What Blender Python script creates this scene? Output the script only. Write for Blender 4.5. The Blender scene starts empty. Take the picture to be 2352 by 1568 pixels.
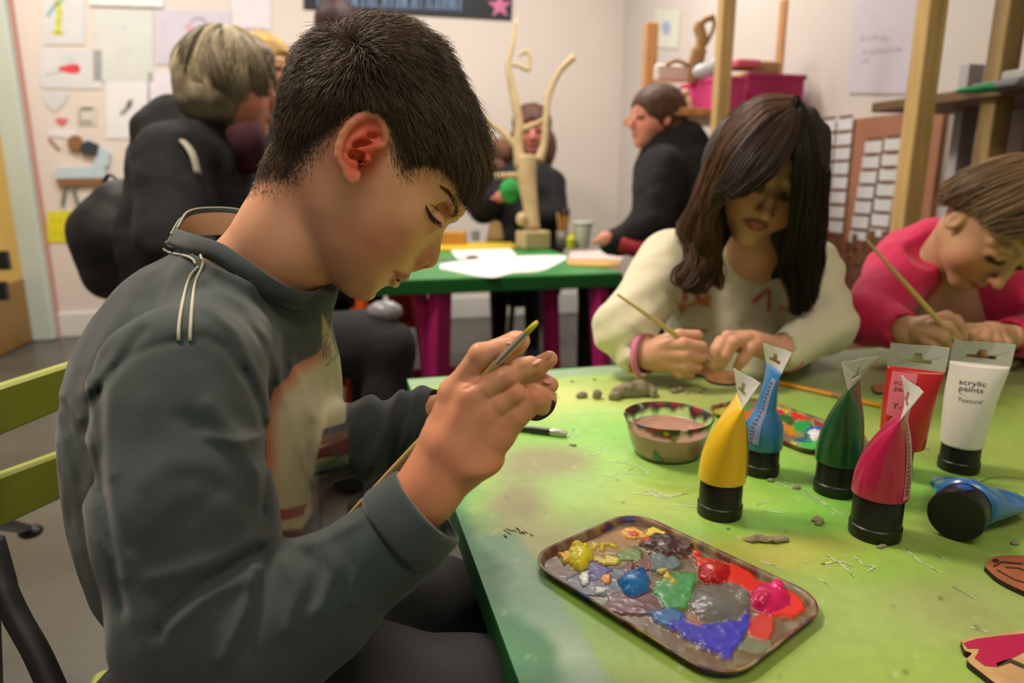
import bpy, math, random
import numpy as np
rng=np.random.default_rng(7); random.seed(7)
F_=1600.0; TH=math.radians(13); CZ=.92; TZ=.60
CAM=np.array([0,0,CZ]); FW=np.array([0,math.cos(TH),-math.sin(TH)]); UP=np.array([0,math.sin(TH),math.cos(TH)]); RT=np.array([1.,0,0])
YAW=math.radians(14); EX=np.array([math.cos(YAW),math.sin(YAW),0]); EY=np.array([-math.sin(YAW),math.cos(YAW),0]); EZ=np.array([0,0,1.])
BV=4.643; RU=1.92
def P(px,py,d):                     # world point seen at photo pixel (px,py) at axial distance d
    return CAM+d*(FW+(px-1176)/F_*RT-(py-784)/F_*UP)
def PP(l): return [P(*q) for q in l]
def ray(px,py): return FW+(px-1176)/F_*RT-(py-784)/F_*UP
def hit(px,py,n,c):                 # on plane n.x=c
    r=ray(px,py); n=np.asarray(n,float); t=(c-CAM@n)/(r@n); return CAM+t*r
def PT(px,py,z=TZ): return hit(px,py,EZ,z)
def PB(px,py,off=0): return hit(px,py,EY,BV-off)
def PR(px,py,off=0): return hit(px,py,EX,RU-off)
def proj(p):
    q=p-CAM; d=q@FW; return 1176+F_*(q@RT)/d, 784-F_*(q@UP)/d, d
def RM(u,v,z): return u*EX+v*EY+z*EZ
def L(c):
    c=np.asarray(c,float)/255.; return np.where(c<=.04045,c/12.92,((c+.055)/1.055)**2.4)
def nrm(v): v=np.asarray(v,float); return v/max(np.linalg.norm(v),1e-9)
# ---------- materials
MT={}
def nodes(name):
    m=bpy.data.materials.new(name); m.use_nodes=True; nt=m.node_tree; return m,nt,nt.nodes['Principled BSDF']
def mat(name,col=(128,128,128),rough=.55,metal=0,noise=None,bump=None,coat=0,sss=0,trans=0,ior=1.45,attr=False,emit=None,wood=None,spec=.5,sheen=0,alpha=1,vary=None):
    if name in MT: return MT[name]
    m,nt,b=nodes(name); N=nt.nodes; K=nt.links
    c=tuple(L(col))+(1,)
    b.inputs['Roughness'].default_value=rough; b.inputs['Metallic'].default_value=metal
    b.inputs['Coat Weight'].default_value=coat; b.inputs['Coat Roughness'].default_value=.15
    b.inputs['Transmission Weight'].default_value=trans; b.inputs['IOR'].default_value=ior
    b.inputs['Specular IOR Level'].default_value=spec; b.inputs['Sheen Weight'].default_value=sheen; b.inputs['Alpha'].default_value=alpha
    b.inputs['Base Color'].default_value=c
    tc=N.new('ShaderNodeTexCoord'); src=None
    if attr:
        a=N.new('ShaderNodeAttribute'); a.attribute_name='Col'; src=a.outputs['Color']
    if sss>.3:
        b.inputs['Subsurface Weight'].default_value=sss; b.inputs['Subsurface Radius'].default_value=(1,.35,.2); b.inputs['Subsurface Scale'].default_value=.006
    def rampmix(fac,lo,hi,base):
        mx=N.new('ShaderNodeMix'); mx.data_type='RGBA'; mx.blend_type='MULTIPLY'; mx.inputs[0].default_value=1
        cr=N.new('ShaderNodeValToRGB'); cr.color_ramp.elements[0].position=.3; cr.color_ramp.elements[1].position=.7
        cr.color_ramp.elements[0].color=(lo,lo,lo,1); cr.color_ramp.elements[1].color=(hi,hi,hi,1)
        K.new(fac,cr.inputs[0]); K.new(cr.outputs[0],mx.inputs[7])
        if base is None: mx.inputs[6].default_value=c
        else: K.new(base,mx.inputs[6])
        return mx.outputs[2]
    if noise:
        n=N.new('ShaderNodeTexNoise'); n.inputs['Scale'].default_value=noise[0]; n.inputs['Detail'].default_value=5
        K.new(tc.outputs['Object'],n.inputs['Vector']); src=rampmix(n.outputs['Fac'],1-noise[1],1+noise[1]*.5,src)
    if wood:
        mp=N.new('ShaderNodeMapping'); mp.inputs['Scale'].default_value=wood; K.new(tc.outputs['Object'],mp.inputs['Vector'])
        n=N.new('ShaderNodeTexNoise'); n.inputs['Scale'].default_value=3; n.inputs['Detail'].default_value=6; n.inputs['Distortion'].default_value=1.2
        K.new(mp.outputs[0],n.inputs['Vector']); src=rampmix(n.outputs['Fac'],.72,1.1,src)
    if src is not None: K.new(src,b.inputs['Base Color'])
    if bump:
        n=N.new('ShaderNodeTexNoise'); n.inputs['Scale'].default_value=bump[0]; n.inputs['Detail'].default_value=4
        K.new(tc.outputs['Object'],n.inputs['Vector']); bp=N.new('ShaderNodeBump'); bp.inputs['Strength'].default_value=bump[1]; bp.inputs['Distance'].default_value=bump[2] if len(bump)>2 else .002
        K.new(n.outputs['Fac'],bp.inputs['Height']); K.new(bp.outputs[0],b.inputs['Normal'])
    if emit: b.inputs['Emission Color'].default_value=tuple(L(emit[0]))+(1,); b.inputs['Emission Strength'].default_value=emit[1]
    MT[name]=m; return m
# ---------- mesh building
class MB:
    def __init__(s): s.V=[]; s.F=[]; s.M=[]; s.n=0; s.C=[]
    def add(s,V,F,m=0,col=None):
        V=np.asarray(V,float).reshape(-1,3); s.V.append(V)
        for f in F: s.F.append(tuple(int(i)+s.n for i in f)); s.M.append(m)
        s.C.append(np.tile(np.asarray(L(col) if col is not None else (1,1,1)),(len(V),1))); s.n+=len(V); return s
    def box(s,c,sx,sy,sz,ax=(EX,EY,EZ),m=0,bev=0):
        c=np.asarray(c,float); 
        if bev<=0:
            V=[c+ax[0]*sx*i/2+ax[1]*sy*j/2+ax[2]*sz*k/2 for i in(-1,1) for j in(-1,1) for k in(-1,1)]
            return s.add(V,[(0,1,3,2),(4,6,7,5),(0,4,5,1),(2,3,7,6),(0,2,6,4),(1,5,7,3)],m)
        x,y=sx/2,sy/2; b=bev; o=[(x-b,-y),(x,-y+b),(x,y-b),(x-b,y),(-x+b,y),(-x,y-b),(-x,-y+b),(-x+b,-y)]
        i=[(a*(x-b)/x,q*(y-b)/y) for a,q in o]; V=[];F=[]; z=sz/2
        for r,h in((i,-z),(o,-z+b),(o,z-b),(i,z)):
            V+=[c+ax[0]*a+ax[1]*q+ax[2]*h for a,q in r]
        for k in range(3):
            for j in range(8): F.append((k*8+j,k*8+(j+1)%8,(k+1)*8+(j+1)%8,(k+1)*8+j))
        F+=[tuple(range(7,-1,-1)),tuple(range(24,32))]; return s.add(V,F,m)
    def bar(s,a,b,w,t,up=EZ,m=0,bev=0):   # beam from a to b
        a=np.asarray(a,float); b=np.asarray(b,float); d=nrm(b-a); x=nrm(np.cross(d,up)); y=np.cross(x,d)
        return s.box((a+b)/2,w,t,np.linalg.norm(b-a),(x,y,d),m,bev)
    def tube(s,pts,r,n=10,m=0,caps=True,flat=None,col=None):
        pts=np.asarray(pts,float); k=len(pts); r=np.broadcast_to(np.asarray(r,float),(k,))
        T=np.gradient(pts,axis=0); T/=np.maximum(np.linalg.norm(T,axis=1,keepdims=True),1e-9)
        u=np.cross(T[0],[0,0,1.]); u=nrm(u) if np.linalg.norm(u)>.05 else nrm(np.cross(T[0],[1.,0,0])); V=[]
        fd=None if flat is None else np.asarray(flat[0],float)
        for i in range(k):
            if fd is not None: u=fd
            u=nrm(u-T[i]*(u@T[i])); w=np.cross(T[i],u)
            for j in range(n):
                a=2*math.pi*j/n; V.append(pts[i]+r[i]*((flat[1] if flat else 1)*math.cos(a)*u+math.sin(a)*w))
        F=[(i*n+j,i*n+(j+1)%n,(i+1)*n+(j+1)%n,(i+1)*n+j) for i in range(k-1) for j in range(n)]
        if caps:
            V+=[pts[0],pts[-1]]; F+=[(k*n,(j+1)%n,j) for j in range(n)]+[(k*n+1,(k-1)*n+j,(k-1)*n+(j+1)%n) for j in range(n)]
        return s.add(V,F,m,col)
    def lathe(s,c,prof,n=32,ax=(np.array([1.,0,0]),np.array([0,1.,0]),EZ),m=0,sc=None):   # prof: (r,z[,m])
        c=np.asarray(c,float); V=[]; F=[]
        for i,q in enumerate(prof):
            for j in range(n):
                a=2*math.pi*j/n; V.append(c+ax[0]*q[0]*math.cos(a)+ax[1]*q[0]*math.sin(a)*(sc or 1)+ax[2]*q[1])
        for i in range(len(prof)-1):
            for j in range(n): F.append((i*n+j,i*n+(j+1)%n,(i+1)*n+(j+1)%n,(i+1)*n+j))
        if prof[0][0]>1e-5: F.append(tuple(range(n-1,-1,-1)))
        if prof[-1][0]>1e-5: F.append(tuple((len(prof)-1)*n+j for j in range(n)))
        return s.add(V,F,m)
    def slab(s,poly,nv,t,m=0,mside=None):  # polygon (3d pts), thickness t along -nv
        poly=np.asarray(poly,float); n=len(poly); nv=nrm(nv)
        V=np.vstack([poly,poly-nv*t]); F=[tuple(range(n))]; s.add(V,F,m); o=s.n-2*n
        for f in [tuple(range(2*n-1,n-1,-1))]+[(j,j+n,(j+1)%n+n,(j+1)%n) for j in range(n)]:
            s.F.append(tuple(i+o for i in f)); s.M.append(m if mside is None else mside)
        return s
    def ell(s,c,r,ax=None,n=14,m=0):
        ax=ax if ax is not None else np.eye(3); c=np.asarray(c,float); V=[];F=[]; h=n//2+1
        for i in range(h+1):
            t=math.pi*i/h
            for j in range(n):
                a=2*math.pi*j/n; V.append(c+ax[0]*r[0]*math.sin(t)*math.cos(a)+ax[1]*r[1]*math.sin(t)*math.sin(a)+ax[2]*r[2]*math.cos(t))
        F=[(i*n+j,(i+1)*n+j,(i+1)*n+(j+1)%n,i*n+(j+1)%n) for i in range(h) for j in range(n)]
        return s.add(V,F,m)
    def ribbon(s,pts,w,n,m=0,lift=.0003):  # flat stroke lying on a surface with normal n
        pts=np.asarray(pts,float); n=nrm(n); T=np.gradient(pts,axis=0); S=np.cross(T,n); S/=np.maximum(np.linalg.norm(S,axis=1,keepdims=True),1e-9)
        w=np.broadcast_to(np.asarray(w,float),(len(pts),))[:,None]; k=len(pts)
        V=np.vstack([pts+S*w/2+n*lift,pts-S*w/2+n*lift]); return s.add(V,[(i,i+1,k+i+1,k+i) for i in range(k-1)],m)
WL={}
def empty(name,loc):
    o=bpy.data.objects.new(name,None); bpy.context.scene.collection.objects.link(o); o.location=tuple(loc); o.empty_display_size=.05
    WL[o]=np.asarray(loc,float); return o
def tag(o,label=None,cat=None,group=None,kind=None):
    if label: o['label']=label
    if cat: o['category']=cat
    if group: o['group']=group
    if kind: o['kind']=kind
    return o
def thing(name,label,cat,loc,group=None): return tag(empty(name,loc),label,cat,group)
def raw(name,V,F,mats,parent=None,col=None,smooth=True,mi=None,loc=None,fastq=False):
    V=np.asarray(V,float)
    if parent is not None: base=WL[parent]
    elif loc is not None: base=np.asarray(loc,float)
    else: base=np.array([(V[:,0].min()+V[:,0].max())/2,(V[:,1].min()+V[:,1].max())/2,V[:,2].min()])
    me=bpy.data.meshes.new(name)
    if fastq:
        F=np.asarray(F,np.int32); me.vertices.add(len(V)); me.vertices.foreach_set('co',(V-base).astype(np.float32).ravel())
        me.loops.add(F.size); me.loops.foreach_set('vertex_index',F.ravel()); me.polygons.add(len(F))
        me.polygons.foreach_set('loop_start',np.arange(0,F.size,F.shape[1],dtype=np.int32)); me.update(calc_edges=True)
    else: me.from_pydata((V-base).tolist(),[],F)
    for m in (mats if isinstance(mats,(list,tuple)) else [mats]): me.materials.append(m)
    if mi is not None and len(me.materials)>1: me.polygons.foreach_set('material_index',np.asarray(mi,np.int32))
    me.polygons.foreach_set('use_smooth',np.full(len(me.polygons),smooth))
    if col is not None:
        a=me.color_attributes.new('Col','FLOAT_COLOR','POINT'); c=np.ones((len(V),4),np.float32); c[:,:3]=col; a.data.foreach_set('color',c.ravel())
    me.update(); o=bpy.data.objects.new(name,me); bpy.context.scene.collection.objects.link(o)
    if parent is not None: o.parent=parent; WL[o]=base
    else: o.location=tuple(base); WL[o]=base
    return o
def build(name,mb,mats,parent=None,smooth=False,loc=None,ang=None):
    o=raw(name,np.vstack(mb.V),mb.F,mats,parent,np.vstack(mb.C),smooth,mb.M,loc)
    if ang: o.data.set_sharp_from_angle(angle=math.radians(ang)); 
    return o
def solo(name,mb,mats,label,cat,group=None,smooth=False,ang=None): return tag(build(name,mb,mats,None,smooth,None,ang),label,cat,group)
def struct(name,mb,mats,smooth=False): return tag(build(name,mb,mats,None,smooth),kind='structure')
# ---------- signed distance fields
def smin(a,b,k):
    h=np.clip(.5+.5*(b-a)/k,0,1); return b+(a-b)*h-k*h*(1-h)
class Fld:
    def __init__(s): s.o=[]
    def op(s,mode,fn,c,r,k=.003): s.o.append((mode,fn,np.asarray(c,float),r,k)); return s
    def __call__(s,p):
        d=np.full(len(p),9.,np.float32)
        for mode,fn,c,r,k in s.o:
            db=np.sqrt(((p-c)**2).sum(1))-r; mg=.03+k; near=db<mg
            if mode=='u':
                far=~near; d[far]=np.minimum(d[far],db[far])
                if near.any():
                    e=fn(p[near]); d[near]=smin(d[near],e,k)
            elif near.any():
                e=fn(p[near])
                if mode=='s': d[near]=-smin(-d[near],e,k)
                elif mode=='i': d[near]=-smin(-d[near],-e,k)
                elif mode=='disp': d[near]-=e
        return d
    def cap(s,a,b,ra,rb,k=.003,mode='u',flat=None):
        a=np.asarray(a,float); b=np.asarray(b,float); R=np.linalg.norm(a-b)/2+max(ra,rb)
        def fn(p):
            q=p-a; ba=b-a; 
            if flat is not None:
                n,sc=flat; cn=((q@n)-((q@ba)/(ba@ba))*(ba@n)); q=q+np.outer(cn*(1/sc-1),n)
            h=np.clip(q@ba/max(ba@ba,1e-12),0,1); d=np.sqrt(((q-np.outer(h,ba))**2).sum(1))-(ra+(rb-ra)*h)
            return d*(flat[1] if flat is not None and flat[1]<1 else 1)
        return s.op(mode,fn,(a+b)/2,R,k)
    def chain(s,pts,rs,k=.003,mode='u',flat=None,ki=None):
        for i in range(len(pts)-1): s.cap(pts[i],pts[i+1],rs[i],rs[i+1],k if i==0 or ki is None else ki,mode,flat)
        return s
    def ell(s,c,r,ax=None,k=.003,mode='u'):
        c=np.asarray(c,float); r=np.asarray(r,float); A=np.eye(3) if ax is None else np.asarray(ax,float)
        def fn(p):
            q=(p-c)@A.T; k0=np.sqrt(((q/r)**2).sum(1)); k1=np.sqrt(((q/r**2)**2).sum(1)); return k0*(k0-1)/np.maximum(k1,1e-6)
        return s.op(mode,fn,c,max(r),k)
    def half(s,c,n,k=.003,mode='i',R=5):     # keep the side opposite n
        c=np.asarray(c,float); n=nrm(n); return s.op(mode,lambda p:(p-c)@n,c,R,k)
def surfnet(f,lo,hi,vox,extra=1.25):
    lo=np.asarray(lo,float); B=8; nb=np.ceil((np.asarray(hi)-lo)/vox/B).astype(int); n=nb*B
    bc=np.stack(np.meshgrid(*[np.arange(k) for k in nb],indexing='ij'),-1).reshape(-1,3)
    cen=lo+(bc+.5)*B*vox; dc=f(cen); act=np.abs(dc)<B*vox*.87*extra+.002
    V=np.repeat(np.repeat(np.repeat(np.where(dc>0,1.,-1.).astype(np.float32).reshape(nb),B,0),B,1),B,2)
    V6=V.reshape(nb[0],B,nb[1],B,nb[2],B)
    loc=np.stack(np.meshgrid(*[np.arange(B)]*3,indexing='ij'),-1).reshape(-1,3)*vox
    ab=bc[act]
    for i in range(0,len(ab),400):
        a=ab[i:i+400]; p=((lo+a*B*vox)[:,None,:]+loc[None]).reshape(-1,3)
        e=f(p).reshape(len(a),B,B,B); V6[a[:,0],:,a[:,1],:,a[:,2],:]=e
    V=V6.reshape(n); S=V<0
    c=S[:-1,:-1,:-1].astype(np.int8)
    for i,j,k in [(1,0,0),(0,1,0),(0,0,1),(1,1,0),(1,0,1),(0,1,1),(1,1,1)]: c=c+S[i:n[0]-1+i,j:n[1]-1+j,k:n[2]-1+k]
    I=np.argwhere((c>0)&(c<8)); idx=np.full(c.shape,-1,np.int32); idx[tuple(I.T)]=np.arange(len(I))
    acc=np.zeros((len(I),3)); cnt=np.zeros(len(I))
    cr=[(i,j,k) for i in(0,1) for j in(0,1) for k in(0,1)]
    for a in cr:
        for ax in range(3):
            if a[ax]==0:
                b=list(a); b[ax]=1; va=V[I[:,0]+a[0],I[:,1]+a[1],I[:,2]+a[2]]; vb=V[I[:,0]+b[0],I[:,1]+b[1],I[:,2]+b[2]]
                m=(va<0)!=(vb<0); t=np.where(m,va/np.where(m,va-vb,1),0)
                q=np.tile(np.array(a,float),(len(I),1)); q[:,ax]+=t; acc+=q*m[:,None]; cnt+=m
    P3=lo+(I+acc/cnt[:,None])*vox; Q=[]
    for ax in range(3):
        o1,o2=(ax+1)%3,(ax+2)%3; sl0=[slice(1,-1)]*3; sl1=[slice(1,-1)]*3; sl0[ax]=slice(0,-1); sl1[ax]=slice(1,None)
        s0=S[tuple(sl0)]; s1=S[tuple(sl1)]; E=np.argwhere(s0!=s1); off=np.ones(3,int); off[ax]=0; fl=s0[tuple(E.T)]; E=E+off
        def g(a,b):
            e=E.copy(); e[:,o1]-=a; e[:,o2]-=b; return idx[tuple(e.T)]
        ok=np.ones(len(E),bool); q=np.stack([g(1,1),g(0,1),g(0,0),g(1,0)],1); q[~fl]=q[~fl][:,::-1]; Q.append(q[(q>=0).all(1)])
    return P3,np.vstack(Q)
def grad(f,p,e=.0015):
    g=np.stack([f(p+np.eye(3)[i]*e)-f(p-np.eye(3)[i]*e) for i in range(3)],1); return g/np.maximum(np.linalg.norm(g,axis=1,keepdims=True),1e-9)
def sdfobj(name,f,lo,hi,vox,m,parent=None,colfn=None,smooth=0):
    V,Q=surfnet(f,lo,hi,vox)
    for _ in range(smooth):
        acc=np.zeros_like(V); cnt=np.zeros(len(V))
        for a,b in((0,1),(1,2),(2,3),(3,0)):
            np.add.at(acc,Q[:,a],V[Q[:,b]]); np.add.at(acc,Q[:,b],V[Q[:,a]]); np.add.at(cnt,Q[:,a],1); np.add.at(cnt,Q[:,b],1)
        V=V*.5+.5*acc/np.maximum(cnt,1)[:,None]
    print('sdf',name,len(V)); return raw(name,V,Q,m,parent,None if colfn is None else colfn(V),True,fastq=True)
def relax(V,Q,it=4):
    cnt=np.zeros(len(V))
    for a,b in((0,1),(1,2),(2,3),(3,0)): cnt+=np.bincount(Q[:,a],minlength=len(V))+np.bincount(Q[:,b],minlength=len(V))
    for _ in range(it):
        acc=np.zeros_like(V)
        for a,b in((0,1),(1,2),(2,3),(3,0)):
            for k in range(3): acc[:,k]+=np.bincount(Q[:,a],V[Q[:,b],k],len(V))+np.bincount(Q[:,b],V[Q[:,a],k],len(V))
        V=V*.5+.5*acc/np.maximum(cnt,1)[:,None]
    return V
# 2D helpers
def pmask(x,y,poly,soft=3.):
    poly=np.asarray(poly,float); x=np.asarray(x,float); y=np.asarray(y,float); ins=np.zeros(x.shape,bool); dm=np.full(x.shape,1e9)
    n=len(poly)
    for i in range(n):
        (x0,y0),(x1,y1)=poly[i],poly[(i+1)%n]
        c=((y0>y)!=(y1>y)); xi=(x1-x0)*(y-y0)/(y1-y0 if y1!=y0 else 1e-9)+x0; ins^=c&(x<xi)
        dx,dy=x1-x0,y1-y0; t=np.clip(((x-x0)*dx+(y-y0)*dy)/(dx*dx+dy*dy+1e-9),0,1); dm=np.minimum(dm,np.hypot(x-x0-t*dx,y-y0-t*dy))
    sd=np.where(ins,dm,-dm); t=np.clip(sd/soft*.5+.5,0,1); return t*t*(3-2*t)
def sdist(x,y,pts):
    dm=np.full(np.shape(x),1e9)
    for i in range(len(pts)-1):
        (x0,y0),(x1,y1)=pts[i],pts[i+1]; dx,dy=x1-x0,y1-y0; t=np.clip(((x-x0)*dx+(y-y0)*dy)/(dx*dx+dy*dy+1e-9),0,1); dm=np.minimum(dm,np.hypot(x-x0-t*dx,y-y0-t*dy))
    return dm
def lerpc(a,b,m): return a+(np.asarray(b)-a)*np.asarray(m)[:,None]
def vnoise(p,s,seed=0):                # smooth value noise, any dim 2/3, ~[-1,1]
    p=np.asarray(p,float)*s+seed*17.13; i=np.floor(p).astype(np.int64); f=p-i; f=f*f*(3-2*f); D=p.shape[1]; out=0
    for c in range(2**D):
        w=1.; h=np.full(len(p),seed*1013+7,np.int64)
        for d in range(D):
            b=(c>>d)&1; w=w*(f[:,d] if b else 1-f[:,d]); h=(h*73856093)^((i[:,d]+b)*[19349663,83492791,50331653][d])
        h=(h^(h>>13))*1274126177; h=h^(h>>16); out=out+w*((h&0xffff)/32767.5-1)
    return out
def fbm(p,s,o=3,seed=0): return sum(vnoise(p,s*2**k,seed+k)/2**k for k in range(o))/1.6
def spline(pts,n=8):                   # Catmull-Rom through points
    pts=np.asarray(pts,float); q=np.vstack([2*pts[0]-pts[1],pts,2*pts[-1]-pts[-2]]); out=[]
    for i in range(1,len(q)-2):
        for t in np.linspace(0,1,n,endpoint=False):
            a,b,c,d=q[i-1:i+3]; out.append(.5*(2*b+(c-a)*t+(2*a-5*b+4*c-d)*t*t+(3*b-3*c+d-a)*t**3))
    out.append(pts[-1]); return np.array(out)
def strands(name,paths,r0,r1,m,parent,cols=None,sides=3):   # paths (N,K,3) -> one mesh of tapered hairs
    N,K,_=paths.shape; T=np.gradient(paths,axis=1); T/=np.maximum(np.linalg.norm(T,axis=2,keepdims=True),1e-9)
    ref=rng.normal(size=(N,1,3)); U=np.cross(T,ref); U/=np.maximum(np.linalg.norm(U,axis=2,keepdims=True),1e-9); W=np.cross(T,U)
    t=np.linspace(0,1,K)[None,:,None]; r=(np.asarray(r0).reshape(-1,1,1)*(1-t)+r1*t)
    R=[paths+r*(math.cos(2*math.pi*j/sides)*U+math.sin(2*math.pi*j/sides)*W) for j in range(sides)]
    V=np.stack(R,2).reshape(-1,3); b=(np.arange(N)[:,None]*K+np.arange(K-1)[None]).ravel()*sides
    Q=np.vstack([np.stack([b+j,b+(j+1)%sides,b+sides+(j+1)%sides,b+sides+j],1) for j in range(sides)])
    c=None if cols is None else np.repeat(cols,K*sides,0)
    return raw(name,V,Q,m,parent,c,True,fastq=True)
sc=bpy.context.scene
cam=bpy.data.cameras.new('camera'); co=bpy.data.objects.new('camera',cam); sc.collection.objects.link(co); sc.camera=co
co.location=tuple(CAM); co.rotation_euler=(math.pi/2-TH,0,0); cam.sensor_width=36; cam.lens=F_/2352*36; cam.clip_start=.02; cam.clip_end=60
cam.dof.use_dof=True; cam.dof.focus_distance=.56; cam.dof.aperture_fstop=4.8
sc.view_settings.view_transform='Standard'; sc.view_settings.look='None'; sc.view_settings.gamma=1; sc.view_settings.use_curve_mapping=False; sc.view_settings.exposure=0
sc.cycles.max_bounces=5; sc.cycles.adaptive_threshold=.02; sc.cycles.diffuse_bounces=2; sc.cycles.glossy_bounces=2; sc.cycles.transmission_bounces=4; sc.cycles.transparent_max_bounces=6; sc.cycles.caustics_reflective=False; sc.cycles.caustics_refractive=False
w=bpy.data.worlds.new('w'); sc.world=w; w.use_nodes=True; w.node_tree.nodes['Background'].inputs[0].default_value=(1.,.93,.85,1); w.node_tree.nodes['Background'].inputs[1].default_value=.25
def area(name,loc,sx,sy,power,col,look=None):
    l=bpy.data.lights.new(name,'AREA'); l.shape='RECTANGLE'; l.size=sx; l.size_y=sy; l.energy=power; l.color=col
    o=bpy.data.objects.new(name,l); sc.collection.objects.link(o); o.location=tuple(loc)
    if look is not None:
        from mathutils import Vector
        o.rotation_euler=(Vector(look)-Vector(loc)).to_track_quat('-Z','Y').to_euler()
    return o
CEIL=2.9
area('ceiling_or_fill_lamp',RM(-.75,1.5,CEIL-.1),.5,.5,60,(1,.84,.68))
area('ceiling_or_fill_lamp',RM(.9,3.2,CEIL-.1),1.2,.4,45,(1,.92,.87))
area('ceiling_or_fill_lamp',RM(-1.2,3.5,CEIL-.1),1.2,.4,38,(1,.95,.92))
area('ceiling_or_fill_lamp',RM(.3,-.5,CEIL-.1),1.4,.5,21,(1,.84,.68))  # fill lamp behind the camera, added to brighten the boy's near side
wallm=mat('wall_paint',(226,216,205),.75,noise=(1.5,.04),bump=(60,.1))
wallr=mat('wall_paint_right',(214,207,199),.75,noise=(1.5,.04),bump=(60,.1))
white=mat('white_paint',(222,222,216),.5)
struct('floor',MB().box(RM(-.6,1.2,-.05),6.2,7.6,.1),mat('concrete_floor',(86,85,78),.35,noise=(3,.3),bump=(30,.1)))
struct('ceiling',MB().box(RM(-.6,1.2,CEIL+.05),6.2,7.6,.1),mat('ceiling_paint',(225,220,212),.8))
struct('wall_back',MB().box(RM(-.6,BV+.05,CEIL/2),6.2,.1,CEIL),wallm)
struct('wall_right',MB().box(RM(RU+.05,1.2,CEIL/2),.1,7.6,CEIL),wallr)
struct('wall_left',MB().box(RM(-3.3,1.2,CEIL/2),.1,7.6,CEIL),wallm)
b=MB(); b.box(RM(.07,BV-.012,.075),3.68,.024,.15,bev=.006); struct('baseboard_back',b,white)
struct('baseboard_right',MB().box(RM(RU-.012,1.2,.075),.024,7.6,.15,bev=.006),white)
# door frame post left of the papers, thin red edge strip, open yellow door
u0=PB(104,775)@EX; 
b=MB(); b.box(RM(u0+.02,BV-.05,1.2),.13,.10,2.4,bev=.01); struct('trim_1',b,mat('door_frame',(196,208,198),.5,noise=(2,.06)))
b=MB(); b.box(RM(u0+.090,BV-.02,1.2),.010,.05,2.4); struct('trim_2',b,mat('red_edge',(205,150,135),.6))
h=RM(u0-.05,BV-.06,0); e=P(-130,600,3.3); e[2]=0; dx=nrm(e-h); dn=np.cross(dx,EZ); dl=np.linalg.norm(e-h)+.3
door=tag(empty('door_1',h+dx*dl/2),kind='structure')
yel=mat('door_yellow',(222,182,92),.5,noise=(1,.08)); brn=mat('door_kick_panel',(150,112,54),.45,noise=(2,.15))
build('door_leaf',MB().box(h+dx*dl/2+EZ*1.3,dl,.045,1.86,(dx,dn,EZ)),yel,door)
build('kick_panel',MB().box(h+dx*dl/2+EZ*.19,dl,.05,.36,(dx,dn,EZ)),brn,door)
blk=mat('black_metal',(24,24,24),.4)
hm=P(48,375,3.95); 
build('hinge',MB().box(RM(u0-.1,BV-.12,1.16),.03,.03,.12),blk,door)
b=MB(); b.box(P(8,598,3.35),.03,.05,.09,(dx,dn,EZ)); b.box(P(4,668,3.35),.03,.05,.09,(dx,dn,EZ)); build('latch',b,blk,door)

# ---------- papers on the back wall
pap=mat('paper_white',(232,234,234),.7,noise=(6,.03))
def poster(name,label,cat,pts,bg,marks=(),plane='b',group=None,t=.002,off=.003):
    f=(lambda x,y,o:PB(x,y,o)) if plane=='b' else (lambda x,y,o:PR(x,y,o)); nv=-EY if plane=='b' else -EX
    b=MB(); b.slab([f(x,y,off+t) for x,y in pts],nv,t); ms=[mat('sheet_%d_%d_%d'%tuple(bg),bg,.7,noise=(9,.05))]
    for k,(pl,c) in enumerate(marks):
        key='mark_%d_%d_%d'%tuple(c); m=mat(key,c,.7,noise=(40,.25)); 
        if m not in ms: ms.append(m)
        b.add([f(x,y,off+t+.0008) for x,y in pl],[tuple(range(len(pl)))],ms.index(m))
    return solo(name,b,ms,label,cat,group)
def R4(x0,y0,x1,y1,s=0): return [(x0,y1),(x1,y1+s),(x1,y0+s),(x0,y0)]
def blob(x,y,rx,ry,n=12,rot=0,j=.0):
    o=[]
    for i in range(n):
        a=2*math.pi*i/n; r=1+j*math.sin(3*a+x); X=rx*math.cos(a)*r; Y=ry*math.sin(a)*r; o.append((x+X*math.cos(rot)-Y*math.sin(rot),y+X*math.sin(rot)+Y*math.cos(rot)))
    return o[::-1]
def ring(x,y,r,w,n=16,a0=0,a1=2*math.pi):
    o=[(x+r*math.cos(a),y+r*math.sin(a)) for a in np.linspace(a0,a1,n)]; i=[(x+(r-w)*math.cos(a),y+(r-w)*math.sin(a)) for a in np.linspace(a1,a0,n)]; return (o+i)[::-1]
def line(pts,w):
    pts=np.array(pts,float); T=np.gradient(pts,axis=0); T/=np.linalg.norm(T,axis=1,keepdims=True); S=np.stack([-T[:,1],T[:,0]],1)*w/2; return [tuple(q) for q in np.vstack([pts+S,(pts-S)[::-1]])][::-1]
W0=(218,220,222)
poster('drawing','white drawing of a yellow-green giraffe-like figure, top left by door frame','drawing',R4(100,-20,195,103),W0,
  [(line([(133,0),(136,30),(134,60),(133,78)],14),(208,212,90)),(blob(133,76,16,5),(214,208,100)),(line([(108,38),(125,14),(150,-8)],9),(150,190,196))])
poster('drawing','white drawing with one red blot, left of the wall papers','drawing',R4(92,112,234,202,3),W0,
  [(blob(162,158,26,11,j=.15),(226,74,84)),(line([(104,172),(140,165)],4),(190,196,204)),(blob(160,136,14,5),(200,226,222))])
poster('drawing','large pale blank-looking sheet left of the grey-haired person','drawing',R4(214,22,352,186,2),(216,220,214),[(line([(285,60),(280,75)],10),(214,220,220)),(line([(300,105),(270,140)],5),(222,226,222))])
poster('whiteboard','white board edge with grey rim at the top of the wall','whiteboard',R4(205,-40,375,14,4),(238,240,236),[(line([(205,12),(375,17)],4),(190,190,180))],off=.006)
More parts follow.
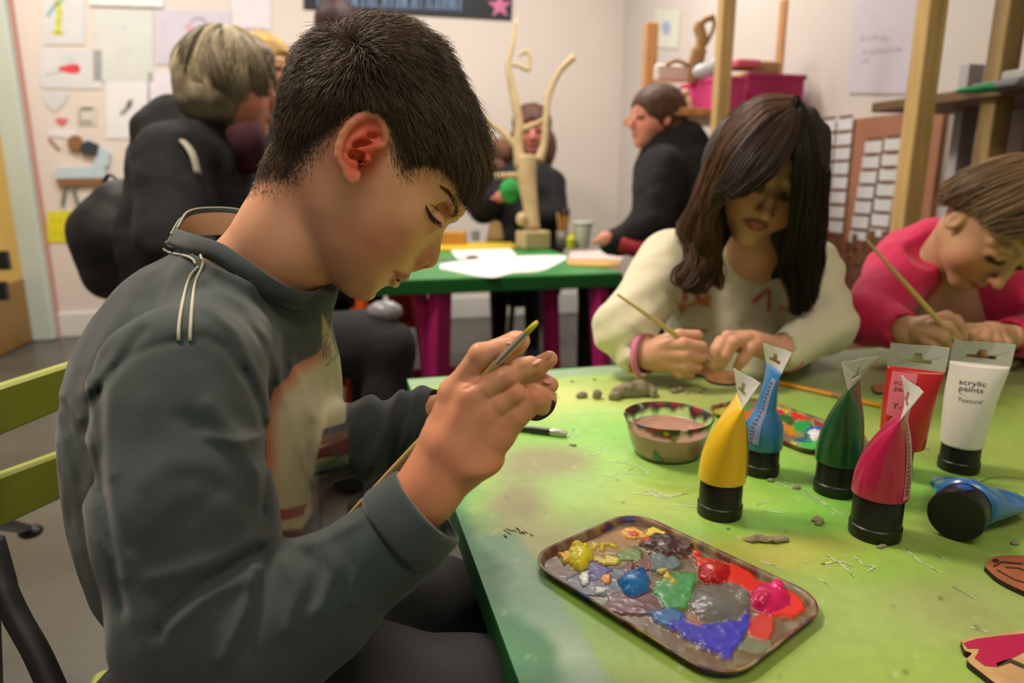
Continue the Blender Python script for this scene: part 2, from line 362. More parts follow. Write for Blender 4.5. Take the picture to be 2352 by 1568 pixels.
poster('drawing','lilac sheet with a small ring drawing above the grey hair','drawing',R4(357,22,530,148,3),(212,206,218),
  [(ring(455,62,24,7,a0=-2.6,a1=1.2),(186,172,190)),(blob(435,62,9,9),(226,170,190)),(line([(378,50),(372,90)],3),(215,205,218))])
poster('drawing','narrow pinkish blank sheet above the blonde head','drawing',R4(532,-20,622,66,2),(236,226,230),[(line([(545,64),(610,66)],3),(212,204,208))])
poster('drawing','white sheet with a small dark grey scribbled figure beside the black hood','drawing',R4(243,186,345,318,2),(232,232,232),
  [(blob(297,240,7,13,rot=.4),(120,120,124)),(blob(285,256,12,6,rot=-.7),(150,150,152))])
poster('drawing','lilac tall sheet half hidden behind the grey hair','drawing',R4(338,166,420,280,2),(230,224,232),[(line([(370,225),(374,258)],6),(232,206,216))])
poster('paper_heart','pale grey paper heart under the red blot drawing','paper heart',[(126,258),(150,235),(158,215),(146,206),(128,212),(108,206),(96,216),(104,240)],(212,214,218))
poster('paper_heart','tiny red paper heart on the left wall','paper heart',[(142,290),(156,276),(150,270),(142,273),(134,269),(127,277)],(224,104,112))
poster('picture','small square picture with grey dark print on the left wall','picture',R4(178,243,222,288),(214,212,202),[(R4(186,246,214,254),(130,128,124)),(R4(186,276,212,284),(168,160,150)),(line([(183,250),(183,284)],5),(170,166,158))])
poster('drawing','tilted white sheet with brown stick-like mark above the deer cut-out','drawing',[(112,312),(178,320),(176,298),(108,296)],(232,228,230),[(line([(112,318),(136,344)],8),(176,140,120))])
poster('drawing','tiny red cut-out beside the black backpack','drawing',R4(300,372,318,388),(226,80,72))
poster('poster','bright yellow poster with faint lettering low on the left wall','poster',R4(108,486,238,558,-6),(228,222,40),
  [(line([(120+i*14,498+(i%2)*4),(126+i*14,512)],3),(200,190,40)) for i in range(7)]+[(line([(122+i*14,532),(131+i*14,540+(i%3)*3)],3),(200,190,40)) for i in range(7)])
poster('notice','blue card with white rim behind the boy\'s hair','notice',R4(655,106,760,170),(30,84,190),[(line([(655,172),(760,174)],6),(235,225,235))])
poster('drawing','white sheet below the blue card behind the boy','drawing',R4(640,176,740,250),(236,222,228))
# deer cut-out on the wall
b=MB(); mblue=mat('deer_blue',(190,212,222),.7); mbrn=mat('deer_brown',(140,100,66),.7); mdk=mat('deer_dark',(52,56,66),.7); mgr=mat('deer_legs',(108,116,104),.7)
def ws(pl,m,off=.02,t=.012): b.slab([PB(x,y,off) for x,y in pl],-EY,t,m)
ws(R4(128,386,242,410,-2)[0:4],0); ws([(128,412),(242,408),(240,424),(136,428)],1,.022)
for x0,x1 in((146,140),(160,176),(228,244),(218,226)): ws([(x1,472),(x1+6,472),(x0+8,420),(x0,420)][0:4],3,.018)
ws([(212,392),(248,380),(252,350),(232,336),(220,352)],0,.021); ws([(186,352),(222,356),(226,332),(200,322),(184,334)],2,.03); ws(blob(172,328,18,18),1,.024)
o=solo('deer_cutout',b,[mblue,mbrn,mdk,mgr],'blue and brown deer-like cut-out with dark head on the left wall','wall decoration')
# banner
b=MB(); pts=[(697,19),(1175,46),(1180,-60),(700,-60)]
b.slab([PB(x,y,.012) for x,y in pts],-EY,.01); ban=[mat('banner_dark',(38,42,46),.6,noise=(5,.3)),mat('banner_blue',(110,140,176),.6,noise=(20,.3)),mat('banner_pink',(214,120,160),.6,noise=(20,.2))]
random.seed(3)
for i in range(30):
    x=730+i*11.3; yb=8+(x-700)*.035; h=6+random.random()*8
    b.add([PB(a,c,.0135) for a,c in line([(x,yb+4),(x+random.uniform(-3,3),yb-h),(x+4,-30)],4+random.random()*3)],[tuple(range(6))],1)
def star(x,y,R,r,n=5):
    return [(x+(R if i%2==0 else r)*math.sin(math.pi*i/n),y-(R if i%2==0 else r)*math.cos(math.pi*i/n)) for i in range(2*n)][::-1]
b.add([PB(a,c,.0135) for a,c in star(1148,14,30,12)],[tuple(range(10))],2)
solo('banner',b,ban,'dark banner with blurred blue letters and pink star above the boy','banner')
# ---------- right wall: brown board with small white tags
bd=[(1895,700),(2095,700),(2190,262),(1898,270)]
brd=mat('brown_board',(176,122,92),.7,noise=(4,.08))
def PQ(x,y,o=0): return PR(x,y,o)
c0=PR(1850,268); c1=PR(2180,262); y0=c0@EY; y1=c1@EY; zt=(PR(2040,266))[2]
b=MB(); b.box(RM(RU-.012,(y0+y1)/2,zt-.55),.02,abs(y1-y0),1.1); solo('pinboard',b,brd,'brown hardboard panel holding rows of small white tags','board')
tagm=mat('tag_white',(226,226,226),.6); hook=mat('tag_brown',(128,82,58),.7)
def tagpt(col,row):
    # two blocks of tags; px positions at each row
    if col<3: x=1903+(col-1)*38-row*3.2; y=292+row*33.5-col*3
    else: x=2006+(col-3)*46-row*6.0; y=338+row*34.5-(col-3)*5
    return x,y
proto=None
for col in range(6):
    for row in range(8 if col<3 else 7):
        x,y=tagpt(col,row)
        if col==5 and row>5: continue
        p=PR(x,y,.03); q=PR(x+1,y,.03)
        wv=abs((PR(x+14,y,.03)-p)@EY)*2
        if proto is None or True:
            if proto is None:
                b=MB(); b.box(p,.004,.085,.045,bev=.0015,m=0); b.box(p+EZ*.028,.006,.07,.010,m=1); b.box(p-EZ*.027,.006,.05,.008,m=1)
                o=proto=raw('white_tag',np.vstack(b.V),b.F,[tagm,hook],None,None,False,b.M,loc=p)
            else:
                o=proto.copy(); sc.collection.objects.link(o); o.location=tuple(p)
            tag(o,'small white tag pinned on the brown board in neat columns','tag','white tags on the brown board')
# brown cut-outs lower on the board
b=None; proto2=None
for k in range(22):
    x=1905+(k%5)*34+random.uniform(-6,6)-(k//5)*5; y=560+(k//5)*34+random.uniform(-6,6); p=PR(x,y,.03)
    if proto2 is None:
        b=MB(); b.box(p,.01,.07,.05,bev=.003); b.box(p+EY*.02+EZ*.03,.01,.03,.03,bev=.003); b.box(p-EY*.02-EZ*.025,.008,.02,.03,bev=.002)
        proto2=o=raw('wooden_cutout',np.vstack(b.V),b.F,[mat('cutout_brown',(124,80,56),.7,noise=(30,.3))],None,None,False,b.M,loc=p)
    else:
        o=proto2.copy(); sc.collection.objects.link(o); o.location=tuple(p)
    tag(o,'brown wooden cut-out hanging low on the brown board','cutout','brown cut-outs below the white tags')
poster('flipchart_sheet','large lilac sheet with faint pencil writing between the wooden posts','paper sheet',[(1948,214),(2090,216),(2122,-40),(1965,-40)],(206,200,210),
  [(line([(1975,88),(2010,84),(2040,90)],9),(192,186,196)),(line([(1980,120),(2025,116),(2070,112)],9),(190,184,194)),(line([(1978,142),(1995,136)],8),(186,180,190))],'r')
poster('drawing','faint green and blue drawing behind the left wooden post','drawing',[(1500,108),(1556,112),(1562,24),(1506,20)],(222,224,208),[(blob(1530,64,10,16),(170,184,214))],'r')
# ---------- pine racks
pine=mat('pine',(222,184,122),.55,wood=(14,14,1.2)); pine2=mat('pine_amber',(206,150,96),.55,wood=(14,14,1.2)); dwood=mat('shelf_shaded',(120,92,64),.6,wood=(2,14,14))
def post(px,py0,py1,d,w,t,m=pine,pxb=None):
    a=P(px,py0,d); z1=P(px,py1,d)[2]; return a
rack=thing('shelf_rack','pine storage rack with pink fabric box against the right wall','shelf rack',np.array([*P(1650,300,2.75)[:2],0]))
def upright(nm,px,py,ptop,d,w,t,par,m,zlo=0):
    a=P(px,py,d); zt=P(px,ptop,d)[2]; b=MB(); b.box(np.array([a[0],a[1],(zt+zlo)/2]),w,t,zt-zlo,bev=.003); return build(nm,b,m,par)
upright('post',1661,150,-60,2.55,.052,.045,rack,pine); upright('post',1801,150,8,3.05,.065,.045,rack,pine2); upright('post',1492,150,58,3.4,.06,.045,rack,pine2)
sh=P(1640,272,2.95); b=MB(); b.box(sh,.62,.5,.03,bev=.003); build('shelf_board',b,pine2,rack)
def fbox(name,label,px,py0,py1,d,w,dp,m,cat='storage box'):
    a=P(px,py1,d); z1=P(px,py0,d)[2]; hh=z1-a[2]; c=np.array([a[0],a[1],a[2]+hh/2]); b=MB(); b.box(c,w,dp,hh,bev=.008); b.box(c+EZ*(hh/2-.01),w+.008,dp+.008,.02,bev=.003)
    return solo(name,b,m,label,cat)
pinkm=mat('pink_fabric',(222,72,140),.8,noise=(8,.05),bump=(300,.2)); pinkd=mat('pink_fabric_deep',(176,44,100),.8,bump=(300,.2))
fbox('storage_box','bright pink fabric storage box behind the middle wooden post',1632,188,270,2.8,.13,.28,pinkm)
fbox('storage_box','deep pink fabric storage box right of the middle wooden post',1730,184,270,2.95,.26,.30,pinkd)
b=MB(); b.ell(P(1560,232,2.8),(.035,.03,.045)); solo('fabric_bundle',b,pinkd,'dark pink fabric bundle left of the pink storage box','fabric',smooth=True)
b=MB(); b.box(P(1705,150,2.85),.11,.12,.03,bev=.006); solo('folded_cloth',b,mat('cloth_rose',(208,96,120),.8),'rose folded cloth on top of the deep pink box','cloth')
b=MB(); b.box(P(1720,176,2.82),.12,.1,.014,bev=.003); solo('book',b,mat('book_yellow',(196,176,50),.6),'yellow-edged book under the rose cloth','book')
b=MB(); b.box(P(1752,160,2.9),.09,.12,.05,bev=.006); solo('cardboard_box',b,mat('cardboard',(184,142,92),.8),'small brown cardboard box beside the rose cloth','box')
b=MB(); b.tube(spline(PP([(1590,190,2.78),(1602,130,2.74),(1612,90,2.72),(1606,62,2.72),(1622,45,2.72),(1640,40,2.72)])),[.03]*12+[.022]*15+[.012]*14,8); b.tube(spline(PP([(1605,120,2.74),(1625,95,2.72),(1640,60,2.72),(1636,34,2.72)])),.008,6); b.tube(spline(PP([(1580,150,2.75),(1555,140,2.75),(1530,150,2.76)])),.009,6)
solo('driftwood',b,mat('driftwood',(178,138,88),.8,noise=(20,.3)),'twisted brown driftwood piece standing on the pink-box shelf','driftwood',smooth=True)
b=MB(); b.ell(P(1625,165,2.72),(.06,.04,.035)); b.ell(P(1645,150,2.70),(.03,.03,.03)); solo('plastic_bag',b,mat('bag_white',(206,208,216),.35),'pale grey plastic bag on the shelf behind the post','bag',smooth=True)
b=MB(); b.box(P(1540,168,2.9),.14,.04,.07,bev=.01); solo('paper_roll',b,mat('paper_soft',(234,222,214),.7),'white paper bundle left of the driftwood','paper')
b=MB(); b.ell(P(1580,250,2.7),(.018,.018,.05)); b.ell(P(1573,215,2.7),(.02,.018,.018)); solo('doll',b,mat('doll',(226,192,160),.7),'small pale doll beside the pink storage box','doll',smooth=True)
rk2=thing('shelf_rack','tall pine shelf rack with leaning posts behind the child in pink','shelf rack',np.array([*P(2150,300,1.95)[:2],0]))
upright('post',2112,250,-200,1.72,.055,.045,rk2,mat('pine_pale',(214,182,118),.55,wood=(14,14,1.2))); upright('post',2288,250,-200,1.75,.060,.045,rk2,mat('pine_pale2',(178,150,98),.55,wood=(14,14,1.2)))
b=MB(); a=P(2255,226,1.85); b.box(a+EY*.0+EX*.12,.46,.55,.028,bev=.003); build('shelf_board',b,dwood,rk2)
b=MB(); b.ell(P(2250,205,1.62),(.045,.03,.008)); b.ell(P(2225,208,1.6),(.03,.02,.006)); b.ell(P(2275,200,1.62),(.03,.02,.009)); solo('green_scrap',b,mat('green_scrap',(50,160,104),.6),'green scrap of felt on the dark shelf','cloth scrap',smooth=True)
for k,(yy,c) in enumerate([(200,(120,116,128)),(192,(150,148,156))]):
    b=MB(); b.box(P(2330+k*6,yy,1.62),.13,.12,.008,bev=.001); solo('book',b,mat('book_grey%d'%k,c,.6),['lower grey book lying on the dark shelf','upper pale grey book lying on the dark shelf'][k],'book')
b=MB(); b.box(P(2345,172,1.62),.05,.06,.02,bev=.003); solo('paper_scrap',b,mat('paper_scrap',(186,188,184),.7),'crumpled pale paper on the grey books','paper')
b=MB(); b.box(RM(1.74,1.17,.95),.26,.46,1.9,bev=.01); solo('cabinet',b,mat('cabinet_dark',(78,70,62),.7,noise=(3,.1)),'dark grey-brown cabinet behind the right shelf rack','cabinet')
b=MB(); b.box(np.array([*P(2200,400,2.05)[:2],.62]),.055,.03,1.24); solo('board_strip',b,mat('grey_strip',(184,182,186),.6),'pale grey upright board between pine post and cabinet','board')
A0=PT(935,870); TL,TW,TT=1.45,1.75,.034     # far-left corner, length towards camera, width to the right, thickness
def tabcol(V):
    x,y,_=proj(V); n1=fbm(V[:,:2],9,4,3); n2=fbm(V[:,:2],28,3,5); n3=fbm(V[:,:2],4,3,8)
    c=np.tile(L((158,182,90)),(len(V),1))
    def bl(cx,cy,rx,ry,col,s=1.,ns=.5):
        nonlocal c
        r=np.hypot((x-cx)/rx,(y-cy)/ry)+n1*ns*.6+n2*.12; m=np.clip(1.25-r,0,1); m=m*m*(3-2*m)*s; c=lerpc(c,L(col),m)
    c=lerpc(c,L((138,196,80)),np.clip(.25+n3*.9,0,.75))
    bl(1330,920,330,60,(210,228,130)); bl(1500,1010,420,90,(150,222,104),.9); bl(1390,1080,260,80,(166,214,110),.8)
    bl(1800,1160,260,90,(132,212,84),.8); bl(2120,1110,260,80,(120,196,76),.8); bl(1540,1150,300,60,(176,200,90),.7)
    bl(2000,1000,300,60,(170,190,104),.7); bl(1800,1270,260,50,(184,184,84),.8); bl(1950,1420,280,110,(158,190,104),.8); bl(2250,1400,230,120,(160,172,112),.75)
    bl(2050,1290,180,50,(150,196,84),.7); bl(1620,900,300,36,(188,202,130),.7); bl(1980,870,420,46,(158,172,124),.85); bl(2250,860,220,60,(148,156,112),.8)
    bl(1250,1060,120,50,(150,140,104),.85); bl(1200,1150,90,60,(134,112,86),.8); bl(1330,1130,120,50,(150,196,104),.6); bl(1240,1240,120,60,(190,184,120),.7)
    # pale green border strips and the teal patch at the near left
    ed=(V-A0)@EX; fe=-((V-A0)@EY)
    m=np.clip((.050+n1*.035-ed)/.03,0,1)*np.clip((fe-.03)/.2,0,1); c=lerpc(c,L((84,158,76)),m*.9)
    m=np.clip((.060+n1*.01-fe)/.012,0,1); c=lerpc(c,L((150,182,148)),m*.85)
    m=np.clip((.11+n1*.08-fe)/.05,0,1)*np.clip((x-1500)/120,0,1); c=lerpc(c,L((152,166,132)),m*.75)
    m=pmask(x,y,[(1040,1230),(1190,1225),(1262,1345),(1330,1440),(1402,1575),(1100,1700)],10); c=lerpc(c,L((112,168,122)),m*.95)
    m2=m*np.clip(.45+n1*1.3,0,1); c=lerpc(c,L((172,196,168)),m2*.8)
    m=np.clip((.030+n1*.03+n2*.010-ed)/.014,0,1); c=lerpc(c,L((34,124,58)),m*np.clip((y-1120)/80,0,1)*.95)
    m=np.clip((.010+n2*.006-fe)/.006,0,1); c=lerpc(c,L((70,150,84)),m*.8)
    m=np.clip((n2-.55)*3,0,1)*.5*np.clip((.25-ed)*6,0,1); c=lerpc(c,L((70,84,52)),m)
    n4=vnoise(V[:,:2],420,11); m=np.clip((n4-.93)*20,0,1); c=lerpc(c,L((60,52,34)),m*.7)
    n5=vnoise(V[:,:2]@np.array([[1,.3],[-.3,1]]),160,19); m=np.clip((n5-.9)*14,0,1); c=lerpc(c,L((214,226,190)),m*.35)
    return c
tab=thing('craft_table','low table with green and yellow paint-stained top in the foreground','table',np.array([*(A0+EX*TW/2-EY*TL/2)[:2],0]))
st=.004; nu=int(TW/st); nv=int(TL/st)
uu=np.linspace(0,TW,nu); vv=np.linspace(0,TL,nv); U,Vv=np.meshgrid(uu,vv,indexing='ij')
G=A0+U[...,None]*EX-Vv[...,None]*EY; G=G.reshape(-1,3); i=(np.arange(nu-1)[:,None]*nv+np.arange(nv-1)[None]).ravel()
Q=np.stack([i,i+1,i+nv+1,i+nv],1)[:,::-1]
tm=mat('painted_top',(170,190,90),.42,attr=True,bump=(55,.35,.002),noise=(70,.07))
top=raw('table_top',G,Q,tm,tab,tabcol(G),True,fastq=True)
side=mat('painted_green_edge',(24,96,44),.45,noise=(14,.35)); 
b=MB(); b.box(A0+EX*TW/2-EY*TL/2-EZ*(TT/2+.0008),TW,TL,TT,bev=.003); build('table_slab',b,side,tab)
mag=mat('trestle_magenta',(150,30,96),.5,noise=(4,.1))
for s in(.35,1.35):
    for q in(.25,1.1):
        c=A0+EX*s-EY*q; b=MB(); b.bar(np.array([*c[:2],TZ-TT]),np.array([*(c-EX*.12)[:2],0]),.06,.03,m=0); build('leg',b,mag,tab); b=MB(); b.bar(np.array([*c[:2],TZ-TT]),np.array([*(c+EX*.12)[:2],0]),.06,.03); build('leg',b,mag,tab)
# chalk strokes drawn on the top (part of the table)
b=MB(); random.seed(5)
def chalk(l,w=.0009,m=0):
    p=spline([PT(x,y,TZ+.0003) for x,y in l],5); b.ribbon(p,w,EZ,m)
for l in [[(1280,955),(1400,947),(1440,945)],[(1220,995),(1235,985),(1262,982),(1270,990),(1258,1000)],[(1305,1000),(1320,985),(1328,996),(1318,1004)],[(1352,1025),(1372,1020),(1382,1035),(1362,1046),(1350,1040)],
  [(1365,1085),(1400,1092),(1420,1086)],[(1388,1056),(1450,1066),(1490,1088),(1440,1084),(1452,1074)],[(1452,1132),(1500,1136),(1540,1138),(1580,1131)],[(1478,1128),(1520,1143),(1560,1138)],[(1520,1140),(1500,1125),(1540,1146)],
  [(1720,1078),(1780,1105),(1850,1135),(1935,1180)],[(1790,1100),(1850,1130),(1900,1160)],[(1900,1275),(1935,1300),(1962,1325)],[(1960,1278),(1985,1295),(2010,1302),(1990,1312)],[(2075,1255),(2110,1285),(2160,1315)],
  [(1750,1290),(1790,1305),(1800,1312)],[(1895,1295),(1930,1290),(1960,1300)],[(2190,1345),(2240,1375)],[(1735,1160),(1765,1150)],[(1750,1172),(1800,1178)],[(2150,1270),(2175,1290)],[(1550,1160),(1640,1168)],[(1880,1330),(1905,1345)],[(2230,1440),(2270,1452)]]:
    for k in range(3): chalk([(x+random.uniform(-4,4),y+random.uniform(-2,2)) for x,y in l],random.uniform(.0003,.0006))
for k in range(50):
    x,y=random.choice([(1520,1140),(1960,1300),(1420,1070),(1300,1060),(1850,1130),(2100,1275),(1790,1170)]); x+=random.gauss(0,45); y+=random.gauss(0,16)
    chalk([(x,y),(x+random.uniform(5,16),y+random.uniform(-4,7))],.0004)
for l in [[(2352,1100),(2300,1095),(2255,1105),(2250,1125),(2290,1165),(2352,1195)]]: chalk(l,.0008,1)
for k in range(14):
    x=random.uniform(1290,1430); y=random.uniform(1150,1215); chalk([(1150+(x-1290)*.6,1185+(y-1150)*.4+20),(1158+(x-1290)*.6,1190+(y-1150)*.4+20)],.001,1)
o=build('chalk_marks',b,[mat('chalk',(224,234,206),.9),mat('pencil_mark',(70,80,52),.8)],tab); tag(o,kind='stuff')
# ---------- palettes
def palette(name,label,cpx,blobs,z3,base,step=.0008,rim=None):
    cs=[PT(x,y,TZ+.006) for x,y in cpx]; c=sum(cs)/4; u=nrm((cs[2]-cs[1])+(cs[3]-cs[0])); v=np.cross(EZ,u)
    lu=(np.linalg.norm(cs[2]-cs[1])+np.linalg.norm(cs[3]-cs[0]))/4; lv=(abs((cs[1]-cs[0])@v)+abs((cs[2]-cs[3])@v))/4
    c=np.array([c[0],c[1],TZ]); t=thing(name,label,'palette',c)
    def rr(a,b_,r,z,n=8):
        o=[]
        for sx,sy,a0 in((1,1,0),(-1,1,90),(-1,-1,180),(1,-1,270)):
            for k in range(n+1):
                g=math.radians(a0+90*k/n); o.append(c+u*(sx*(a-r)+r*math.cos(g))+v*(sy*(b_-r)+r*math.sin(g))+EZ*z)
        m_=n+1; q=[]
        for i_ in range(len(o)):
            q.append(o[i_])
            if i_%m_==m_-1:
                e_=o[(i_+1)%len(o)]; q+=[o[i_]*(1-t_)+e_*t_ for t_ in np.linspace(0,1,42)[1:-1]]
        return np.array(q)
    R=.024; prof=[(-.004,.0004),(0,.0005),(.0015,.006),(.0035,.0115),(.0062,.0125),(.0062,.0110),(.0045,.0100),(.003,.0055),(.0015,.0),]
    b=MB(); rings=[rr(lu-.008+q,lv-.008+q,R+q,z*.62) for q,z in prof]; n=len(rings[0]); V=np.vstack(rings)
    b.add(V,[(i*n+j,i*n+(j+1)%n,(i+1)*n+(j+1)%n,(i+1)*n+j) for i in range(len(rings)-1) for j in range(n)])
    f=fbm(V,75,3,2); g=fbm(V,60,2,9); cc=np.tile(L(rim or (152,136,104)),(len(V),1)); cc=lerpc(cc,L((104,36,28)),np.clip(f*2.6,0,.9)); cc=lerpc(cc,L((40,60,120)),np.clip(g*3-.4,0,.9)); cc=lerpc(cc,L((170,150,60)),np.clip(-g*3-.6,0,.8)); cc=lerpc(cc,L((60,50,40)),np.clip(-f*2.4,0,.75))
    m=mat('tray_rim',(150,140,120),.42,attr=True,coat=.08,spec=.35)
    raw('tray_rim',V,b.F,m,t,cc,True)
    nu,nv=int(2*(lu-.007)/step),int(2*(lv-.007)/step); us=np.linspace(-(lu-.007),lu-.007,nu); vs=np.linspace(-(lv-.007),lv-.007,nv)
    U,Vv=np.meshgrid(us,vs,indexing='ij'); G=(c+U[...,None]*u+Vv[...,None]*v).reshape(-1,3); G[:,2]=TZ+.0015
    du=np.maximum(np.abs(U.ravel())-(lu-.007-R),0); dv=np.maximum(np.abs(Vv.ravel())-(lv-.007-R),0); ok=(np.hypot(du,dv)<=R).reshape(nu,nv)
    x,y,_=proj(G); n1=fbm(G,90,3,4); n2=fbm(G,170,2,6); x=x+n1*13+n2*5; y=y+fbm(G,90,3,14)*9+fbm(G,210,2,15)*4
    col=np.tile(L(base),(len(G),1)); col=lerpc(col,L((112,70,52)),np.clip(n1*1.2,0,.7)); col=lerpc(col,L((150,150,120)),np.clip(-n1*1.2,0,.6)); h=np.zeros(len(G))
    for q in blobs:
        kind,cl,ht=q[0],q[1],q[2]
        if kind=='p': mk=pmask(x,y,[z3(*a) for a in q[3]],5)
        else:
            (cx,cy),(rx,ry)=q[3]; X,Y=z3(cx,cy); k=z3(1,0)[0]-z3(0,0)[0]; r=np.hypot((x-X)/(rx*k),(y-Y)/(ry*k)); mk=np.clip((1.06-r)/.12,0,1)
            if ht>.004: h=np.maximum(h,ht*np.clip(1-r*r,0,1)**.6*(1+.07*fbm(G,90,2,3))); 
        col=lerpc(col,np.clip(L(cl),0,1),mk*(q[4] if len(q)>4 else 1)); 
        if ht<=.004 or kind=='p': h=np.maximum(h,ht*mk*(1+.2*n1+.1*n2))
    G[:,2]+=h+np.clip(n2,0,1)*.00015
    i=np.argwhere(ok[:-1,:-1]&ok[1:,:-1]&ok[:-1,1:]&ok[1:,1:]); k=i[:,0]*nv+i[:,1]; Q=np.stack([k,k+nv,k+nv+1,k+1],1)
    used,inv=np.unique(Q,return_inverse=True)
    o=raw('paint_layer',G[used],inv.reshape(Q.shape),mat('wet_paint',(128,128,128),.36,attr=True,coat=.22,spec=.4),t,col[used],True,fastq=True)
    return t
z3=lambda x,y:(1200+x/3.36,1150+y/3.36)
BL=[('p',(176,128,56),.0006,[(330,420),(560,290),(760,215),(980,215),(960,330),(760,400),(560,470)],.9),('e',(96,112,136),.0006,((650,630),(300,110)),.8),
 ('e',(110,54,58),.0008,((860,790),(230,90)),.9),('e',(118,168,66),.001,((820,425),(110,55)),.8),('e',(100,128,128),.0018,((1100,480),(125,70))),('e',(130,60,62),.001,((940,488),(75,36))),('e',(130,64,70),.001,((820,520),(45,32))),
 ('e',(74,64,150),.001,((570,545),(90,62))),('e',(238,150,30),.002,((645,608),(45,26))),('e',(150,120,110),.001,((1020,640),(60,60)),.6),
 ('p',(66,168,84),.0016,[(1040,620),(1160,560),(1300,550),(1360,640),(1300,720),(1270,850),(1130,860),(1010,740)]),('p',(232,206,84),.003,[(1080,590),(1140,560),(1200,650),(1160,660),(1140,620),(1090,615)]),('e',(216,206,90),.002,((1080,550),(40,16))),
 ('p',(38,112,180),.0015,[(960,850),(1120,830),(1230,880),(1240,1000),(1080,980)]),('p',(56,54,190),.002,[(1100,960),(1240,900),(1400,950),(1640,930),(1750,850),(1745,1000),(1680,1100),(1590,1210),(1480,1190),(1300,1100)]),
 ('p',(226,42,22),.0022,[(1310,385),(1350,400),(1400,450),(1600,475),(1730,500),(1800,610),(1960,640),(2150,720),(2170,850),(2080,920),(1900,900),(1750,720),(1560,650),(1380,580)]),
 ('e',(200,60,46),.001,((1840,980),(110,110))),('e',(120,140,110),.0006,((1800,1120),(140,60)),.6),('e',(190,130,104),.001,((1330,910),(80,60)),.7),
 ('p',(66,26,20),.0035,[(910,350),(980,275),(1110,250),(1340,350),(1310,410),(1150,425),(1000,390)]),('e',(206,36,44),.002,((955,315),(34,24))),('e',(238,218,52),.002,((1035,240),(72,28))),
 ('e',(240,176,56),.0022,((860,270),(105,44))),('e',(206,70,36),.0028,((850,285),(60,18))),('e',(226,232,226),.0025,((490,600),(36,46))),('e',(228,232,228),.002,((600,700),(44,22))),
 ('e',(238,176,30),.003,((330,450),(46,44))),('e',(240,226,42),.0085,((440,440),(104,80))),('e',(244,230,60),.011,((425,405),(50,36))),('e',(36,128,204),.009,((865,655),(122,100))),('e',(28,106,186),.0105,((905,610),(40,34))),
 ('e',(190,14,12),.0075,((1470,560),(140,86))),('e',(110,108,102),.0045,((1520,800),(245,150))),('e',(132,130,124),.0055,((1690,770),(60,60))),('e',(204,18,92),.0068,((1900,760),(150,125))),('e',(226,30,110),.0085,((1960,700),(60,50))),('e',(196,16,84),.0085,((1850,800),(60,60))),
 ('p',(240,226,50),.003,[(490,385),(600,350),(700,330),(715,355),(650,370),(620,410),(595,405),(620,365),(500,398)]),('e',(238,224,60),.002,((640,470),(90,18)))]
palette('paint_palette','clear plastic tray full of wet mixed paints in the near foreground',[(1196,1292),(1449,1165),(1901,1384),(1695,1590)],BL,z3,(112,92,62))
z4=lambda x,y:(1580+x/3.047,780+y/3.047)
BL2=[('e',(196,196,60),.001,((260,490),(140,60)),.7),('e',(200,30,40),.002,((180,480),(40,14))),('e',(86,150,70),.001,((420,480),(60,40)),.8),('e',(224,210,64),.003,((660,490),(90,34))),('e',(214,30,104),.003,((560,520),(110,24))),('e',(226,42,24),.004,((840,545),(120,40))),('e',(150,44,44),.002,((940,585),(60,30))),
 ('e',(34,112,56),.004,((660,575),(90,34))),('e',(232,110,24),.004,((430,570),(70,50))),('e',(236,140,30),.004,((420,620),(60,40))),('e',(222,130,70),.003,((630,620),(70,34))),('e',(204,144,30),.003,((700,650),(60,34))),('e',(30,170,84),.004,((800,620),(60,36))),
 ('e',(34,100,200),.003,((890,640),(60,26))),('e',(36,104,128),.002,((840,700),(110,34))),('e',(232,238,240),.006,((900,680),(58,38))),('e',(60,196,84),.003,((850,745),(60,26))),('e',(230,235,228),.003,((690,760),(30,18))),('e',(120,100,80),.001,((640,690),(90,40)),.8),('e',(220,60,50),.002,((1200,650),(60,30))),('e',(214,206,90),.001,((740,745),(30,14)))]
palette('paint_palette','second palette of messy paints behind the blue and green tubes',[(1629,940),(1716,908),(2000,996),(1892,1062)],BL2,z4,(150,150,112),.0012)
